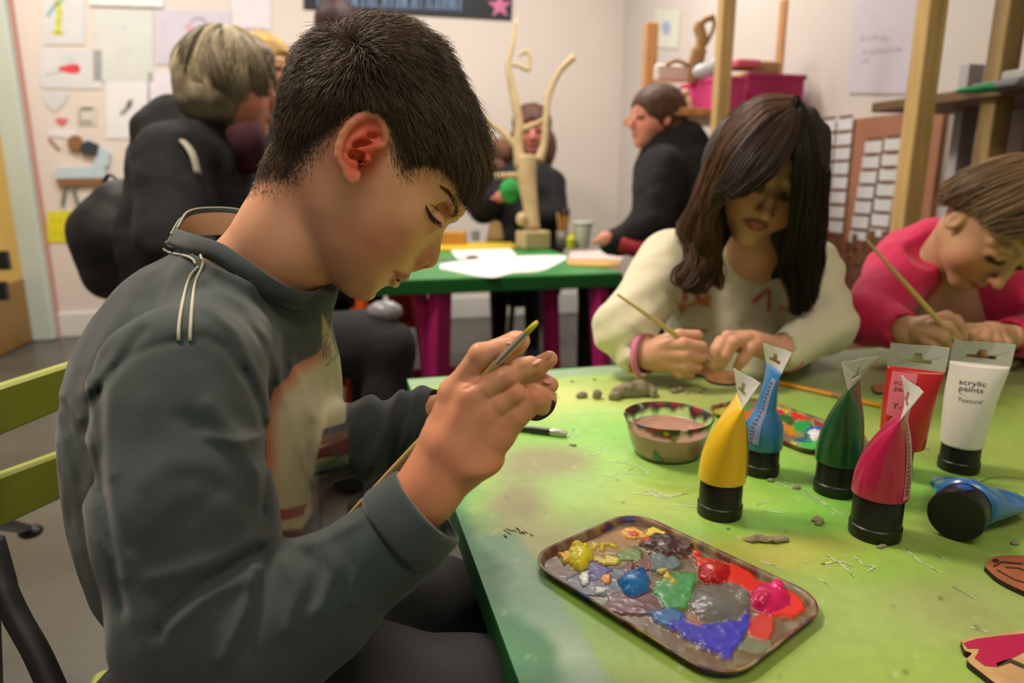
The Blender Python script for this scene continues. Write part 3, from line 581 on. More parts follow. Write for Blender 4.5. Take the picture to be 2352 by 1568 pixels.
# ---------- paint tubes
capm=mat('tube_cap_black',(20,20,21),.38,bump=(60,.15)); tabm=mat('tube_tab',(214,216,208),.4,trans=.2)
def ztop(b,py):
    lo_,hi_=b[2],b[2]+.4
    for _ in range(40):
        m=(lo_+hi_)/2
        if proj(np.array([[b[0],b[1],m]]))[1][0]>py: lo_=m
        else: hi_=m
    return lo_
def textmesh(s,size):
    cu=bpy.data.curves.new('t','FONT'); cu.body=s; cu.size=size; cu.resolution_u=2; o=bpy.data.objects.new('t',cu); sc.collection.objects.link(o)
    dg=bpy.context.evaluated_depsgraph_get(); me=bpy.data.meshes.new_from_object(o.evaluated_get(dg)); V=np.array([v.co[:] for v in me.vertices]); F=[tuple(p.vertices) for p in me.polygons]
    bpy.data.objects.remove(o); bpy.data.curves.remove(cu); bpy.data.meshes.remove(me); return V,F
def painttube(label,bx,by,ptop,col,ang,wid=.027,capr=.0205,caph=.036,bend=(0,0),tab_h=.022,tabang=0,pinch=1.,text=None,label_strip=None,r0=None,colb=None,txt_phi=-1.57,rough=.3,skirt=True,thin=0):
    b0=PT(bx,by); zt=ztop(b0,ptop); H=zt-TZ; t=thing('paint_tube',label,'paint tube',b0,'acrylic paint tubes on the craft table'); r=r0 or capr*1.05
    ring=[(0,0),(capr*1.03,0),(capr*1.05,.002),(capr*1.05,.0115),(capr,.0125),(capr*.985,caph-.002),(capr*.93,caph),(0,caph)]
    build('cap',MB().lathe(b0,ring,40),capm,t,True,ang=40)
    W=np.array([math.cos(ang),math.sin(ang),0]); Nn=np.array([-W[1],W[0],0]); hb=H-caph-tab_h; bd=np.array([bend[0],bend[1],0])
    def cen(s): return b0+EZ*(caph+hb*s)+bd*(s**2)
    def S(phi,s):
        s=np.asarray(s,float); k=np.clip(s,0,1); a=r+(wid-r)*k**.9; bb=r*(1-k**(2.3*pinch))+.0012
        if thin: bb=np.where(k<.3,bb,bb*(1-thin*np.clip((k-.3)/.2,0,1))); a=np.where(k<.25,a,a*(1-.25*np.clip((k-.25)/.25,0,1)*np.clip((1-k)/.2,0,1)))
        c=b0+np.multiply.outer(caph+hb*s,EZ)+np.multiply.outer(k**2,bd)
        return c+np.multiply.outer(a*np.cos(phi),W)+np.multiply.outer(bb*np.sin(phi),Nn)
    n=40; ss=np.concatenate([[0,.012,.03],np.linspace(.06,1,22)]); V=[]; 
    ph=np.linspace(0,2*math.pi,n,endpoint=False)
    for j,s in enumerate(ss):
        q=S(ph,np.full(n,s)); 
        if j==0: q=b0+EZ*caph+(q-(b0+EZ*caph))*.93
        wob=1+.02*np.sin(ph*3+s*9)*s; q=cen(s)+(q-cen(s))*wob[:,None] if thin==0 else q
        V.append(q)
    V=np.vstack(V); F=[(i*n+j,i*n+(j+1)%n,(i+1)*n+(j+1)%n,(i+1)*n+j) for i in range(len(ss)-1) for j in range(n)]+[tuple(range(n-1,-1,-1)),tuple((len(ss)-1)*n+j for j in range(n))]
    cc=np.tile(L(col),(len(V),1)); k=np.clip((V[:,2]-b0[2]-caph)/hb,0,1)
    if colb is not None: cc=lerpc(cc,L(colb),np.clip((.25-k)*5,0,1))
    sp=vnoise(V,300,5); cc=lerpc(cc,cc*.5,np.clip((sp-.85)*6,0,.5))
    body=raw('tube_body',V,F,mat('tube_plastic',(200,200,200),.28,attr=True,coat=.35),t,cc,True)
    # crimped tab with hanging slot
    tw=wid; tc=cen(1); TWv=np.array([math.cos(ang+tabang),math.sin(ang+tabang),0]); Tn=np.array([-TWv[1],TWv[0],0])
    def tp(x,z): f=z/tab_h; return tc+(W*(1-f)+TWv*f)*x*tw+EZ*z+bd*.9*f*.4+Tn*(.004*math.sin(x*2)*f)
    slot=[(-.5,.42),(-.22,.42),(-.2,.40),(-.12,.68),(.12,.68),(.2,.40),(.22,.42),(.5,.42),(.5,.25),(.2,.25),(-.2,.25),(-.5,.25)]
    out=[(-1,.7),(-1,1),(-.4,1),(-.15,1),(.15,1),(.4,1),(1,1),(1,.7),(1,0),(.3,0),(-.3,0),(-1,0)]
    sl=[tp(x,z*tab_h) for x,z in slot]; ou=[tp(x*1.02,z*tab_h) for x,z in out]; nn=nrm(np.cross(W,EZ)); th=.0009
    b=MB(); n2=len(sl); VV=np.array(sl+ou); b.add(np.vstack([VV+nn*th/2,VV-nn*th/2]),[(j,(j+1)%n2,n2+(j+1)%n2,n2+j) for j in range(n2)]+[(2*n2+j,3*n2+j,3*n2+(j+1)%n2,2*n2+(j+1)%n2) for j in range(n2)]+[(n2+j,n2+(j+1)%n2,3*n2+(j+1)%n2,3*n2+j) for j in range(n2)]+[((j+1)%n2,j,2*n2+j,2*n2+(j+1)%n2) for j in range(n2)])
    build('hang_tab',b,tabm,t)
    def onsurf(V2,phi0,s0,lift=.0004,sc_=1):
        x=V2[:,0]/r; s=s0+V2[:,1]/hb; a=S(phi0+x,s); c=b0+np.multiply.outer(caph+hb*s,EZ)+np.multiply.outer(np.clip(s,0,1)**2,bd); d=a-c; return a+d/np.maximum(np.linalg.norm(d,axis=1,keepdims=True),1e-9)*lift
    ink=mat('print_black',(26,26,28),.5)
    if label_strip:
        for (p0,p1,s0,s1,cl,name) in label_strip:
            P_,S_=np.meshgrid(np.linspace(p0,p1,8),np.linspace(s0,s1,24),indexing='ij'); V2=np.stack([(P_.ravel()-0)*r,(S_.ravel())*hb],1); q=onsurf(V2,0,0,.0005)
            i=(np.arange(7)[:,None]*24+np.arange(23)[None]).ravel(); raw(name,q,np.stack([i,i+24,i+25,i+1],1),mat('lab_%d_%d_%d'%tuple(cl),cl,.35),t,None,True,fastq=True)
    if text:
        bb=MB()
        for (s,size,phi,s0,wv) in text:
            V,Fm=textmesh(s,size); q=onsurf(V,phi,s0,.0008); bb.add(q,Fm)
        build('printed_text',bb,ink,t)
    return t,onsurf,S
def stripe(n,phi,s0,ds,w,x0=0):
    return [(''.join(random.choice('lIi|') for _ in range(n)),w,phi,s0-ds*i,1) for i in range(1)]
va=lambda px,py: math.atan2(*(PT(px,py)-CAM)[[1,0]])     # azimuth of the sight line
lines=lambda phi,s0,n,sz,ds: [(random.choice(['lllilil','ililll','llilil','illil']),sz,phi,s0-ds*k,1) for k in range(n)]
y,_,_=painttube('yellow acrylic paint tube standing on its black cap, nearest left of the tubes',1652,1178,862,(240,196,36),va(1652,1178)+.10,.026,bend=(.012,.0),tab_h=.024,tabang=.22,label_strip=[(-1.95,-1.62,.08,.78,(206,186,96),'info_label')],text=lines(-1.92,.74,15,.0032,.045))
build('paint_smear',MB().ell(PT(1610,1155)+np.array([0,0,.012]),(.003,.003,.006),n=8),mat('yellow_dab',(240,190,30),.4),y,True)
painttube('light blue squeezed paint tube with pinched waist behind the yellow one',1746,1084,798,(56,130,196),va(1746,1084)+.35,.024,.019,.030,bend=(.005,.0),tab_h=.022,tabang=.15,thin=.45,colb=(40,120,150),label_strip=[(1.95,2.6,.10,.9,(140,152,200),'info_label')],text=lines(1.98,.82,17,.0045,.045))
painttube('dark green acrylic paint tube standing between blue and magenta tubes',1917,1128,825,(24,82,46),va(1917,1128)-.2,.025,.0205,.034,bend=(.008,-.0),tab_h=.026,tabang=-.62)
painttube('magenta acrylic paint tube standing in front of the red one',2008,1226,880,(186,24,82),va(2008,1226)-.06,.026,.0215,.040,bend=(.012,0),tab_h=.026,tabang=.25,label_strip=[(-2.2,-1.72,.05,.86,(206,140,156),'info_label')],text=lines(-2.16,.82,17,.0042,.045))
ra=-.55
painttube('red acrylic paint tube with wide clear hanging tab behind magenta tube',2062,1088,793,(190,26,24),ra,.027,.0130,.034,bend=(.004,0),tab_h=.026,r0=.0225,text=[('acrylic',.0078,-2.25,.80,1),('paints',.0078,-2.2,.73,1),('Y-y',.009,-2.15,.52,1)],label_strip=[(-2.45,-1.45,.42,.95,(214,110,124),'info_label')])
painttube('white acrylic paint tube with wide hanging tab, rightmost standing tube',2200,1076,786,(228,226,216),ra+.05,.028,.0200,.030,bend=(.006,0),tab_h=.024,text=[('acrylic',.0078,-2.15,.76,1),('paints',.0078,-2.12,.69,1),('~ .',.006,-2.1,.64,1),('Textural',.0056,-2.1,.57,1)])
# lying blue tube: cap faces the camera
b0=PT(2195,1235); t=thing('paint_tube','blue squeezed paint tube lying on its side, black cap towards viewer','paint tube',b0,'acrylic paint tubes on the craft table')
ax=nrm(np.array([.14,.20,-.0])-EZ*0); ax=nrm(PT(2250,1160)-PT(2190,1240)); sx=np.cross(ax,EZ); cc=PT(2186,1240)+EZ*.0235
build('cap',MB().lathe(cc,[(0,0),(.0225,0),(.0235,.0015),(.0235,.010),(.0225,.011),(.0222,.034),(.020,.036),(0,.036)],40,(sx,EZ,ax)),capm,t,True,ang=40)
V=[];n=32
for j,s in enumerate(np.linspace(0,1,14)):
    c=cc+ax*(.030+.085*s)-EZ*.010*s; a=.0235+.018*min(1,s*1.6); bb=(.0225*(1-s)**.8+.002)*(1+.1*math.sin(s*9))
    for k in range(n):
        g=2*math.pi*k/n; V.append(c+sx*a*math.cos(g)*(1+.05*math.sin(3*g+5*s))+EZ*bb*math.sin(g)*(1+.22*s*math.sin(4*g+6*s)))
F=[(i*n+k,i*n+(k+1)%n,(i+1)*n+(k+1)%n,(i+1)*n+k) for i in range(13) for k in range(n)]+[tuple(range(n-1,-1,-1)),tuple(13*n+k for k in range(n))]
V=np.array(V); ccv=np.tile(L((38,112,184)),(len(V),1)); ccv=lerpc(ccv,L((96,150,200)),np.clip(vnoise(V,60,3),0,.8)); raw('tube_body',V,F,mat('tube_plastic'),t,ccv,True)
build('paint_smear',MB().ell(cc+ax*.018+EZ*.0225,(.007,.006,.0015),n=10),mat('blue_dab',(36,84,190),.4),t,True)
vt,ft=textmesh('ilulill ullil',.006); q=np.array([cc+ax*(.062-b_*1)+sx*(-.02+a)+EZ*(.0165+.001) for a,b_,_ in vt]); build('printed_text',MB().add(q,ft),mat('print_black'),t)
# ---------- bowl of paint water
bc=PT(1531,1040); bc[2]=TZ
t=thing('plastic_bowl','clear stained plastic bowl holding murky paint water','bowl',bc)
pr=[(0,.0015),(.034,.0015),(.037,.003),(.0425,.014),(.0465,.030),(.0490,.044),(.0520,.0485),(.0530,.0478),(.0510,.043),(.0480,.029),(.0440,.013),(.0385,.0015),(.036,.0),(0,0)]
b=MB().lathe(bc,pr[::-1],72); V=np.vstack(b.V)
m,nt,bs=nodes('bowl_plastic'); N=nt.nodes; K=nt.links; bs.inputs['Alpha'].default_value=.16; bs.inputs['Roughness'].default_value=.08; bs.inputs['Base Color'].default_value=(.7,.66,.6,1)
st_=N.new('ShaderNodeBsdfPrincipled'); at=N.new('ShaderNodeAttribute'); at.attribute_name='Col'; K.new(at.outputs['Color'],st_.inputs['Base Color']); st_.inputs['Roughness'].default_value=.35
mx=N.new('ShaderNodeMixShader'); K.new(at.outputs['Alpha'],mx.inputs[0]); K.new(bs.outputs[0],mx.inputs[1]); K.new(st_.outputs[0],mx.inputs[2]); K.new(mx.outputs[0],nt.nodes['Material Output'].inputs[0])
b2=MB(); pf=[]
for i in range(len(pr)-1):
    for k in range(3): pf.append(tuple(np.array(pr[i])*(1-k/3)+np.array(pr[i+1])*k/3))
pf.append(pr[-1]); b2.lathe(bc,pf[::-1],180); V=np.vstack(b2.V); h=(V[:,2]-TZ)/.048
f1=fbm(V*np.array([1,1,.55]),70,3,2); f2=fbm(V*np.array([1,1,.6]),110,2,7); col=np.tile(L((52,44,36)),(len(V),1))
for cl,th_,sd in(((150,30,36),.15,11),((206,176,60),.42,12),((40,50,110),.45,13),((196,190,176),.35,14),((96,30,60),.3,15)):
    col=lerpc(col,L(cl),np.clip((fbm(V,95,2,sd)-th_)*6,0,1))
al=np.clip((h-.78+f1*.30+f2*.12)*7,0,1)*.95; al=np.maximum(al,np.clip((.08-h)*12,0,1)*.5*np.clip(f1*2+.6,0,1))
px_,py_,_=proj(V); mt=pmask(px_,py_,[(1498,1037),(1504,1035),(1515,1050),(1526,1058),(1518,1063),(1503,1055)],2)*(V[:,1]<bc[1]); col=lerpc(col,L((60,140,140)),mt); al=np.maximum(al,mt)
mr=np.clip(1.1-np.hypot((px_-1600)/22,(py_-1035)/20),0,1)*(V[:,1]<bc[1]); col=lerpc(col,L((170,50,50)),mr); al=np.maximum(al,mr*.6)
o=raw('bowl_wall',V,b2.F,m,t,None,True); a=o.data.color_attributes.new('Col','FLOAT_COLOR','POINT'); q=np.concatenate([col,al[:,None]],1).astype(np.float32); a.data.foreach_set('color',q.ravel())
wt=MB().lathe(bc,[(0,.0028),(.037,.0028),(.0432,.0140),(.0470,.029),(.0474,.0315),(.0462,.0312),(0,.0312)],64)
build('paint_water',wt,mat('murky_water',(190,146,126),.12,noise=(30,.12),spec=.6),t,True,ang=50)
# ---------- brushes, pens, clay, wooden pieces
hand_wood=mat('brush_wood',(214,184,116),.4,noise=(30,.08)); ferr=mat('ferrule',(206,204,196),.25,metal=.9)
def brush(label,tip,end,r=.0028,bcol=(228,216,60),fl=.028,bl=.010,hcol=hand_wood,loc=None):
    tip=np.asarray(tip);end=np.asarray(end); d=nrm(end-tip); t=thing('paintbrush',label,'paintbrush',end); Lg=np.linalg.norm(end-tip)
    a=tip+d*(bl+fl); n=14; s=np.linspace(0,1,n); b=MB(); b.tube([a+d*(Lg-bl-fl)*k for k in s],r*(1.0+.25*np.sin(np.clip(s*4,0,math.pi))*(s<.8))*(1-.45*s**2),12); build('handle',b,hcol,t,True,ang=60)
    b=MB(); b.tube([tip+d*bl,tip+d*(bl+fl*.5),a,a+d*.001],[r*.72,r*.9,r*1.02,r*1.0],12); build('ferrule',b,ferr,t,True,ang=60)
    b=MB(); b.tube([tip,tip+d*bl*.35,tip+d*bl*1.05],[r*.40,r*.60,r*.66],10); build('bristles',b,mat('bristle_%d_%d_%d'%tuple(bcol),bcol,.5),t,True); return t
brush('thin pale wooden brush with yellow paint on its tip in the boy\'s hand',P(1234,739,.414),P(764,1222,.530),.0027,(246,236,60))
# pencil and pens lying on the table
t=thing('pencil','orange pencil with brown ferrule band lying behind the green tube','pencil',PT(1900,905))
pa,pb=PT(1789,884)+EZ*.0035,PT(2022,937)+EZ*.0035; d=nrm(pb-pa); Lp=np.linalg.norm(pb-pa); og=mat('pencil_orange',(236,156,28),.4)
b=MB(); b.tube([pa,pa+d*Lp*.55],.0036,6); b.tube([pa+d*Lp*.66,pb],.0036,6); build('shaft',b,og,t); b=MB(); b.tube([pa+d*Lp*.55,pa+d*Lp*.66],.0037,10); build('band',b,mat('pencil_band',(170,128,92),.5),t)
t=thing('metal_tool','thin grey metal modelling tool beside the orange pencil','tool',PT(1800,868)); b=MB(); b.tube([PT(1783,882)+EZ*.002,PT(1803,862)+EZ*.002,PT(1822,842)+EZ*.003],[.002,.0016,.001],8); build('rod',b,mat('tool_metal',(96,92,88),.4,metal=.6),t,True)
t=thing('brush_pen','black pen with silver end lying behind the boy\'s hand','pen',PT(1230,996)); pa,pb=PT(1120,982)+EZ*.0045,PT(1302,1004)+EZ*.0045; d=nrm(pb-pa); Lp=np.linalg.norm(pb-pa)
b=MB(); b.tube([pa,pa+d*Lp*.55],.004,12); b.tube([pa+d*Lp*.55,pa+d*Lp*.8],.0047,12); build('barrel',b,mat('pen_black',(28,30,30),.3,coat=.5),t,True,ang=40)
b=MB(); b.tube([pa+d*Lp*.8,pa+d*Lp*.83,pb-d*.004,pb],[.0046,.005,.0048,.003],12); build('end_cap',b,mat('pen_silver',(190,194,186),.3,metal=.6),t,True,ang=40)
clay=mat('clay_grey',(146,138,112),.75,bump=(120,.6,.002),noise=(60,.25))
def lump(label,parts,vox=.0012,nm='clay_lump',seed=1,group=None):
    f=Fld()
    for px,py,rx,rz in parts:
        c=PT(px,py)+EZ*rz*.75; f.ell(c,(rx,rx*.8,rz),k=.004)
    f.half(PT(parts[0][0],parts[0][1]),-EZ,.001)
    g=lambda p:f(p)+.0016*vnoise(p,160,seed)+.0008*vnoise(p,330,seed)
    cs=np.array([PT(a,b_) for a,b_,_,_ in parts]); R=max(a[2] for a in parts)+.006
    V,Q=surfnet(g,[cs[:,0].min()-R,cs[:,1].min()-R,TZ-.004],[cs[:,0].max()+R,cs[:,1].max()+R,TZ+.05],vox)
    o=raw(nm,V,Q,clay,None,None,True,fastq=True); return tag(o,label,'clay',group)
lump('large lump of grey clay beside the water bowl',[(1422,912,.013,.010),(1445,910,.016,.013),(1470,908,.016,.014),(1492,908,.011,.010),(1410,918,.009,.007),(1500,913,.006,.007)])
lump('small flat clay piece, left of two beside the large clay lump',[(1333,913,.008,.004),(1342,912,.007,.005)],seed=4)
lump('small round clay ball right of the flat clay piece',[(1371,915,.0075,.008)],seed=6)
lump('small clay scrap behind the bowl rim',[(1550,902,.006,.004),(1562,900,.005,.005)],seed=8)
lump('small clay lump just right of the boy\'s fingertips',[(1268,912,.007,.006)],seed=9)
lump('long grey clay sliver in front of the yellow tube',[(1716,1240,.004,.0014),(1735,1242,.006,.0022),(1756,1243,.0065,.0030),(1778,1243,.0065,.0030),(1796,1242,.0055,.0026),(1807,1241,.003,.002)],vox=.0008,seed=3)
lump('pinkish-grey crumb pile between yellow and magenta tubes',[(1868,1197,.003,.0015),(1876,1195,.003,.002),(1884,1198,.003,.0015)],vox=.0006,seed=12,nm='clay_crumb')
random.seed(11)
for k,(x,y) in enumerate([(1314,877),(1365,872),(1618,895),(1610,903),(1540,888),(1318,1024),(1310,1022),(2020,1258),(2028,1255),(1880,1205),(2130,1032),(1580,905),(1672,1215),(1700,905),(2170,1100),(1890,1295),(1830,1122),(1770,1105),(2330,1250),(2100,850),(1950,860),(2240,1170)]):
    s=random.uniform(.0012,.0035); b=MB().ell(PT(x,y)+EZ*s*.4,(s*1.4,s,s*.6),n=7)
    tag(build('clay_crumb',b,clay,None,True),'tiny grey clay crumb scattered on the painted table top','clay crumb','clay crumbs on the table')
ply=mat('plywood',(176,122,78),.6,noise=(60,.25)); plyd=mat('ply_burnt',(44,32,24),.7)
def cutout(label,pts,th=.004,m=ply,z=0,marks=(),sm=6,nm='wooden_cutout',gap=True):
    p=spline([PT(x,y,TZ+z+th) for x,y in pts+[pts[0]]],sm)[:-1]; 
    if ((p[:,0]*np.roll(p[:,1],-1)-np.roll(p[:,0],-1)*p[:,1]).sum())<0: p=p[::-1]
    b=MB().slab(p,EZ,th,0,1); ms=[m,plyd]
    for mk,cl in marks:
        mm=mat('ink_%d_%d_%d'%tuple(cl),cl,.6); ms.append(mm); q=[PT(x,y,TZ+z+th+.0004) for x,y in mk]; b.add(q,[tuple(range(len(q)))],len(ms)-1)
    return solo(nm,b,ms,label,'wooden cut-out')
dk=(70,44,30)
cutout('oval laser-engraved plywood disc at the right edge of the table',[(2262,1300),(2275,1282),(2310,1275),(2360,1278),(2410,1300),(2430,1340),(2400,1372),(2340,1352),(2290,1326)],.0045,mat('plywood_red',(170,100,64),.6,noise=(60,.25)),marks=[(line([(2282,1300),(2300,1290),(2350,1294)],4),dk),(line([(2290,1308),(2330,1330),(2380,1345)],3),dk),(blob(2287,1287,8,4),(40,26,18)),(line([(2310,1302),(2340,1304),(2370,1316)],3),dk)])
t=cutout('pink-painted scalloped plywood piece in the bottom right corner',[(2208,1470),(2216,1492),(2232,1500),(2222,1515),(2250,1540),(2330,1600),(2420,1650),(2450,1560),(2420,1455),(2352,1448),(2290,1456),(2240,1462)],.005,mat('plywood_light',(196,158,108),.6,noise=(60,.2)),
  marks=[([(2212,1476),(2222,1488),(2250,1488),(2245,1500),(2238,1510),(2262,1528),(2290,1530),(2310,1518),(2352,1496),(2410,1490),(2400,1458),(2352,1454),(2292,1460),(2244,1466)],(176,20,72)),(line([(2290,1526),(2320,1516),(2352,1530),(2400,1540)],9),(60,52,40))])
cutout('small round plywood disc half hidden behind the red tube',[(2002,886),(2012,880),(2032,882),(2040,892),(2028,900),(2010,899)],.004)
cutout('rounded plywood figure being painted by the girl in white',[(1585,846),(1600,838),(1622,842),(1640,850),(1668,852),(1694,858),(1700,868),(1685,880),(1655,880),(1630,874),(1615,862),(1592,858)],.004)
cutout('small plywood piece under the brush of the child in pink',[(2168,806),(2185,800),(2205,806),(2200,818),(2178,820)],.004)
# ---------- green slatted chair
cg=mat('chair_green',(150,160,44),.45,noise=(5,.08)); cyl=mat('chair_edge',(206,190,104),.5); ch=thing('folding_chair','green wooden folding chair with slatted back behind the boy','chair',np.array([*P(60,1100,.78)[:2],0]))
for (ya,yb,yc,yd) in((882,992,832,936),(1088,1206,1024,1133)):
    # slat: left end at px 0 (nearer), right end at px 150
    a=P(-60,ya+20,.66); a2=P(-60,yb+26,.66); c_=P(260,yc-38,.90); c2=P(260,yd-44,.90)
    d=nrm((c_+c2)/2-(a+a2)/2); h=(np.linalg.norm(a-a2)+np.linalg.norm(c_-c2))/2; up=nrm(np.cross(np.cross(d,EZ),d)); nn=np.cross(d,up); m0=(a+a2+c_+c2)/4
    b=MB(); b.box(m0,np.linalg.norm((c_+c2)/2-(a+a2)/2),.016,np.linalg.norm(a-a2)*1.0,(d,nn,up),bev=.003); build('back_slat',b,cg,ch)
st=MB(); 
for s,e in(((-70,830,.655),(-40,1700,.62)),((300,760,.93),(330,1500,.90))): st.bar(P(*s),P(*e),.03,.014,m=0)
build('back_post',st,blk,ch)
b=MB(); b.bar(P(-10,1200,.9),P(60,1215,1.25),.02,.012,bev=.002); b.ell(P(70,1220,1.25),(.02,.02,.012)); solo('foot_bar',b,blk,'dark metal bar lying on the floor behind the green chair','metal bar') if False else build('leg',b,blk,ch)
b=MB(); q=spline(PP([(-20,1240,.62),(5,1330,.61),(14,1365,.605),(40,1420,.60),(85,1500,.59),(130,1600,.58)]),6); b.tube(q,[.011]*len(q),10,flat=(RT,.9)); 
k=len(q); solo('strap',b,mat('strap_black',(14,14,15),.6),'black strap hanging down at the lower left beside the chair','strap',smooth=True)
class Prof:        # solid of a traced side outline: half thickness w(u,v) from control points, symmetric about its own plane
    def __init__(s,c,d,outline,ctrl,neg=.0006,off=26,cl=True,step=18,res=2.5,sh=0):
        s.c0=c; s.C=P(c[0],c[1],d); s.n=nrm(ray(*c)); s.d=d
        o=spline(np.array(outline+[outline[0]],float),6) if cl else np.array(outline,float)
        q=[o[0]]
        for p in o[1:]:
            if np.linalg.norm(p-q[-1])>=step: q.append(p)
        q=np.array(q[:-1] if np.linalg.norm(q[-1]-q[0])<step*.6 else q); T=np.roll(q,-1,0)-np.roll(q,1,0); T/=np.linalg.norm(T,axis=1,keepdims=True); N=np.stack([T[:,1],-T[:,0]],1)
        area=(q[:,0]*np.roll(q[:,1],-1)-np.roll(q[:,0],-1)*q[:,1]).sum(); N=N if area>0 else -N
        ct=np.array(ctrl,float); sc_=(d-ct[:,2])/d; cx=c[0]+(ct[:,0]-c[0])*sc_; cy=c[1]+(ct[:,1]-c[1])*sc_
        ex=q+N*off; X=np.vstack([q,np.stack([cx,cy],1),ex]); Y=np.concatenate([np.zeros(len(q)),ct[:,2]**2,np.full(len(ex),-neg)])
        sc0=300.; Xn=(X-c)/sc0
        def K(A,B):
            r2=((A[:,None]-B[None])**2).sum(2); return .5*r2*np.log(r2+1e-12)
        n=len(Xn); M=np.zeros((n+3,n+3)); M[:n,:n]=K(Xn,Xn)+np.eye(n)*2e-4; M[:n,n]=1; M[:n,n+1:]=Xn; M[n,:n]=1; M[n+1:,:n]=Xn.T
        W=np.linalg.solve(M,np.concatenate([Y,[0,0,0]]))
        lo=q.min(0)-90; hi=q.max(0)+90; nx,ny=((hi-lo)/res).astype(int); gx=lo[0]+np.arange(nx)*res; gy=lo[1]+np.arange(ny)*res
        A=np.stack(np.meshgrid(gx,gy,indexing='ij'),-1).reshape(-1,2); G=np.empty(len(A))
        for i in range(0,len(A),20000):
            a=(A[i:i+20000]-c)/sc0; G[i:i+20000]=K(a,Xn)@W[:n]+W[n]+a@W[n+1:]
        far=np.zeros(len(A)); ins=pmask(A[:,0],A[:,1],q,60)   # force the outside to stay outside
        G=np.where(ins<=0,np.minimum(G,-neg*2),G).reshape(nx,ny); s.G=G; s.lo=lo; s.res=res; px=d/F_; s.px=px
        s.gx,s.gy=np.gradient(G,res*px)
    def __call__(s,p):
        w=(p-s.C)@s.n; q=p-np.outer(w,s.n); x,y,_=proj(q); u=(x-s.lo[0])/s.res; v=(y-s.lo[1])/s.res
        nx,ny=s.G.shape; ux=np.clip(u,0,nx-1.001); vx=np.clip(v,0,ny-1.001); out=np.hypot(u-ux,v-vx)*s.res*s.px
        i=ux.astype(int); j=vx.astype(int); f=ux-i; g=vx-j
        B=lambda M:(M[i,j]*(1-f)*(1-g)+M[i+1,j]*f*(1-g)+M[i,j+1]*(1-f)*g+M[i+1,j+1]*f*g)
        G=B(s.G); a=B(s.gx); b=B(s.gy); return (w*w-G)/np.sqrt(4*w*w+a*a+b*b+4e-4)+out*.7
    def S(s,px,py,w=0): return hit(px,py,s.n,s.n@s.C)+s.n*w
def march(f,px,py,d0=.3,d1=1.,n=None):
    px=np.atleast_1d(np.asarray(px,float)); py=np.atleast_1d(np.asarray(py,float)); r=FW+((px-1176)/F_)[:,None]*RT-((py-784)/F_)[:,None]*UP
    d=np.full(len(px),d0)
    for _ in range(90): d=np.minimum(d+np.clip(f(CAM+r*d[:,None]),-.01,.02)*.7,d1)
    return CAM+r*d[:,None]
HO=[(1104,390),(1085,430),(1070,455),(1054,482),(1044,500),(1026,520),(1000,548),(972,582),(948,610),(941,622),(936,635),(926,641),(915,641),(913,649),(905,655),(893,657),(882,662),(870,676),(858,685),(845,690),(829,690),(806,682),(786,668),(766,650),(745,625),(720,580),(690,520),(660,450),(642,390),(640,330),(647,260),(667,195),(705,137),(760,98),(830,74),(900,78),(965,104),(1020,152),(1062,212),(1090,280),(1104,340)]
HC=[(830,200,.070),(760,220,.067),(900,220,.068),(700,250,.052),(980,250,.060),(1040,290,.044),(820,120,.050),(900,130,.050),(760,140,.045),(700,330,.052),(760,330,.066),(830,330,.070),(900,340,.070),(970,360,.064),(1020,400,.053),(1052,430,.040),(1040,468,.033),(1010,445,.050),(960,430,.062),(925,470,.065),(975,490,.056),(1010,508,.030),(950,530,.058),(900,540,.061),(965,568,.036),(935,580,.046),(928,605,.038),(905,600,.048),(900,625,.036),(885,640,.036),(870,600,.053),(860,655,.036),(835,665,.030),(800,630,.044),(770,570,.054),(830,560,.060),(850,480,.066),(790,470,.062),(720,400,.054),(730,480,.054),(680,400,.042),(1070,330,.034)]
H=Prof((860,380),.62,HO,HC)
hn=H.n; S=H.S
sku=lambda p:H(p)
def tilted(c,a,b,n): return None
ud=nrm(S(1000,560)-S(1020,500)); fr=nrm(np.cross(ud,hn)); 
if fr@RT<0: fr=-fr
body=Fld()
hd=Fld(); hd.op('u',H,H.C,.19,.0)
hd.chain([S(1001,512),S(995,545),S(988,575),S(983,591)],[.0065,.0068,.0080,.0090],k=.006)
hd.chain([S(983,594),S(950,606)],[.0075,.0075],k=.004)
axn=np.array([fr,ud,hn])
for s_ in(-1,1):
    hd.ell(S(957,588,s_*.0100),(.0112,.0084,.0072),axn,k=.0028)
    hd.chain([S(950,568,s_*.0195),S(940,582,s_*.0205),S(941,598,s_*.0165)],[.0008,.0011,.0008],k=.002,mode='s')
    hd.chain([S(909,626,s_*.0250),S(922,628,s_*.013),S(929,633,0)],[.0022,.0038,.0042],k=.003)
    hd.chain([S(903,632,s_*.0250),S(902,642,s_*.013),S(904,648,0)],[.0022,.0042,.0052],k=.003)
    hd.ell(S(993,500,s_*.034),(.0125,.012,.012),axn,k=.004,mode='s') if False else None
    hd.ell(S(1004,492,s_*.036),(.010,.013,.014),axn,k=.008,mode='s')
    hd.ell(S(979,499,s_*.0335),(.0135,.0125,.0125),k=.004)
    hd.chain([S(1030,462,s_*.040),S(1043,478,s_*.026),S(1040,496,s_*.012)],[.004,.005,.004],k=.008)
    hd.chain([S(905,629,s_*.0290),S(910,634,s_*.020),S(919,641,0)],[.0010,.0013,.0016],k=.0012,mode='s')
    hd.ell(S(968,607,s_*.0075),(.0055,.0030,.0030),axn,k=.001,mode='s')
hd.ell(S(880,664),(.006,.006,.014),axn,k=.008,mode='s')
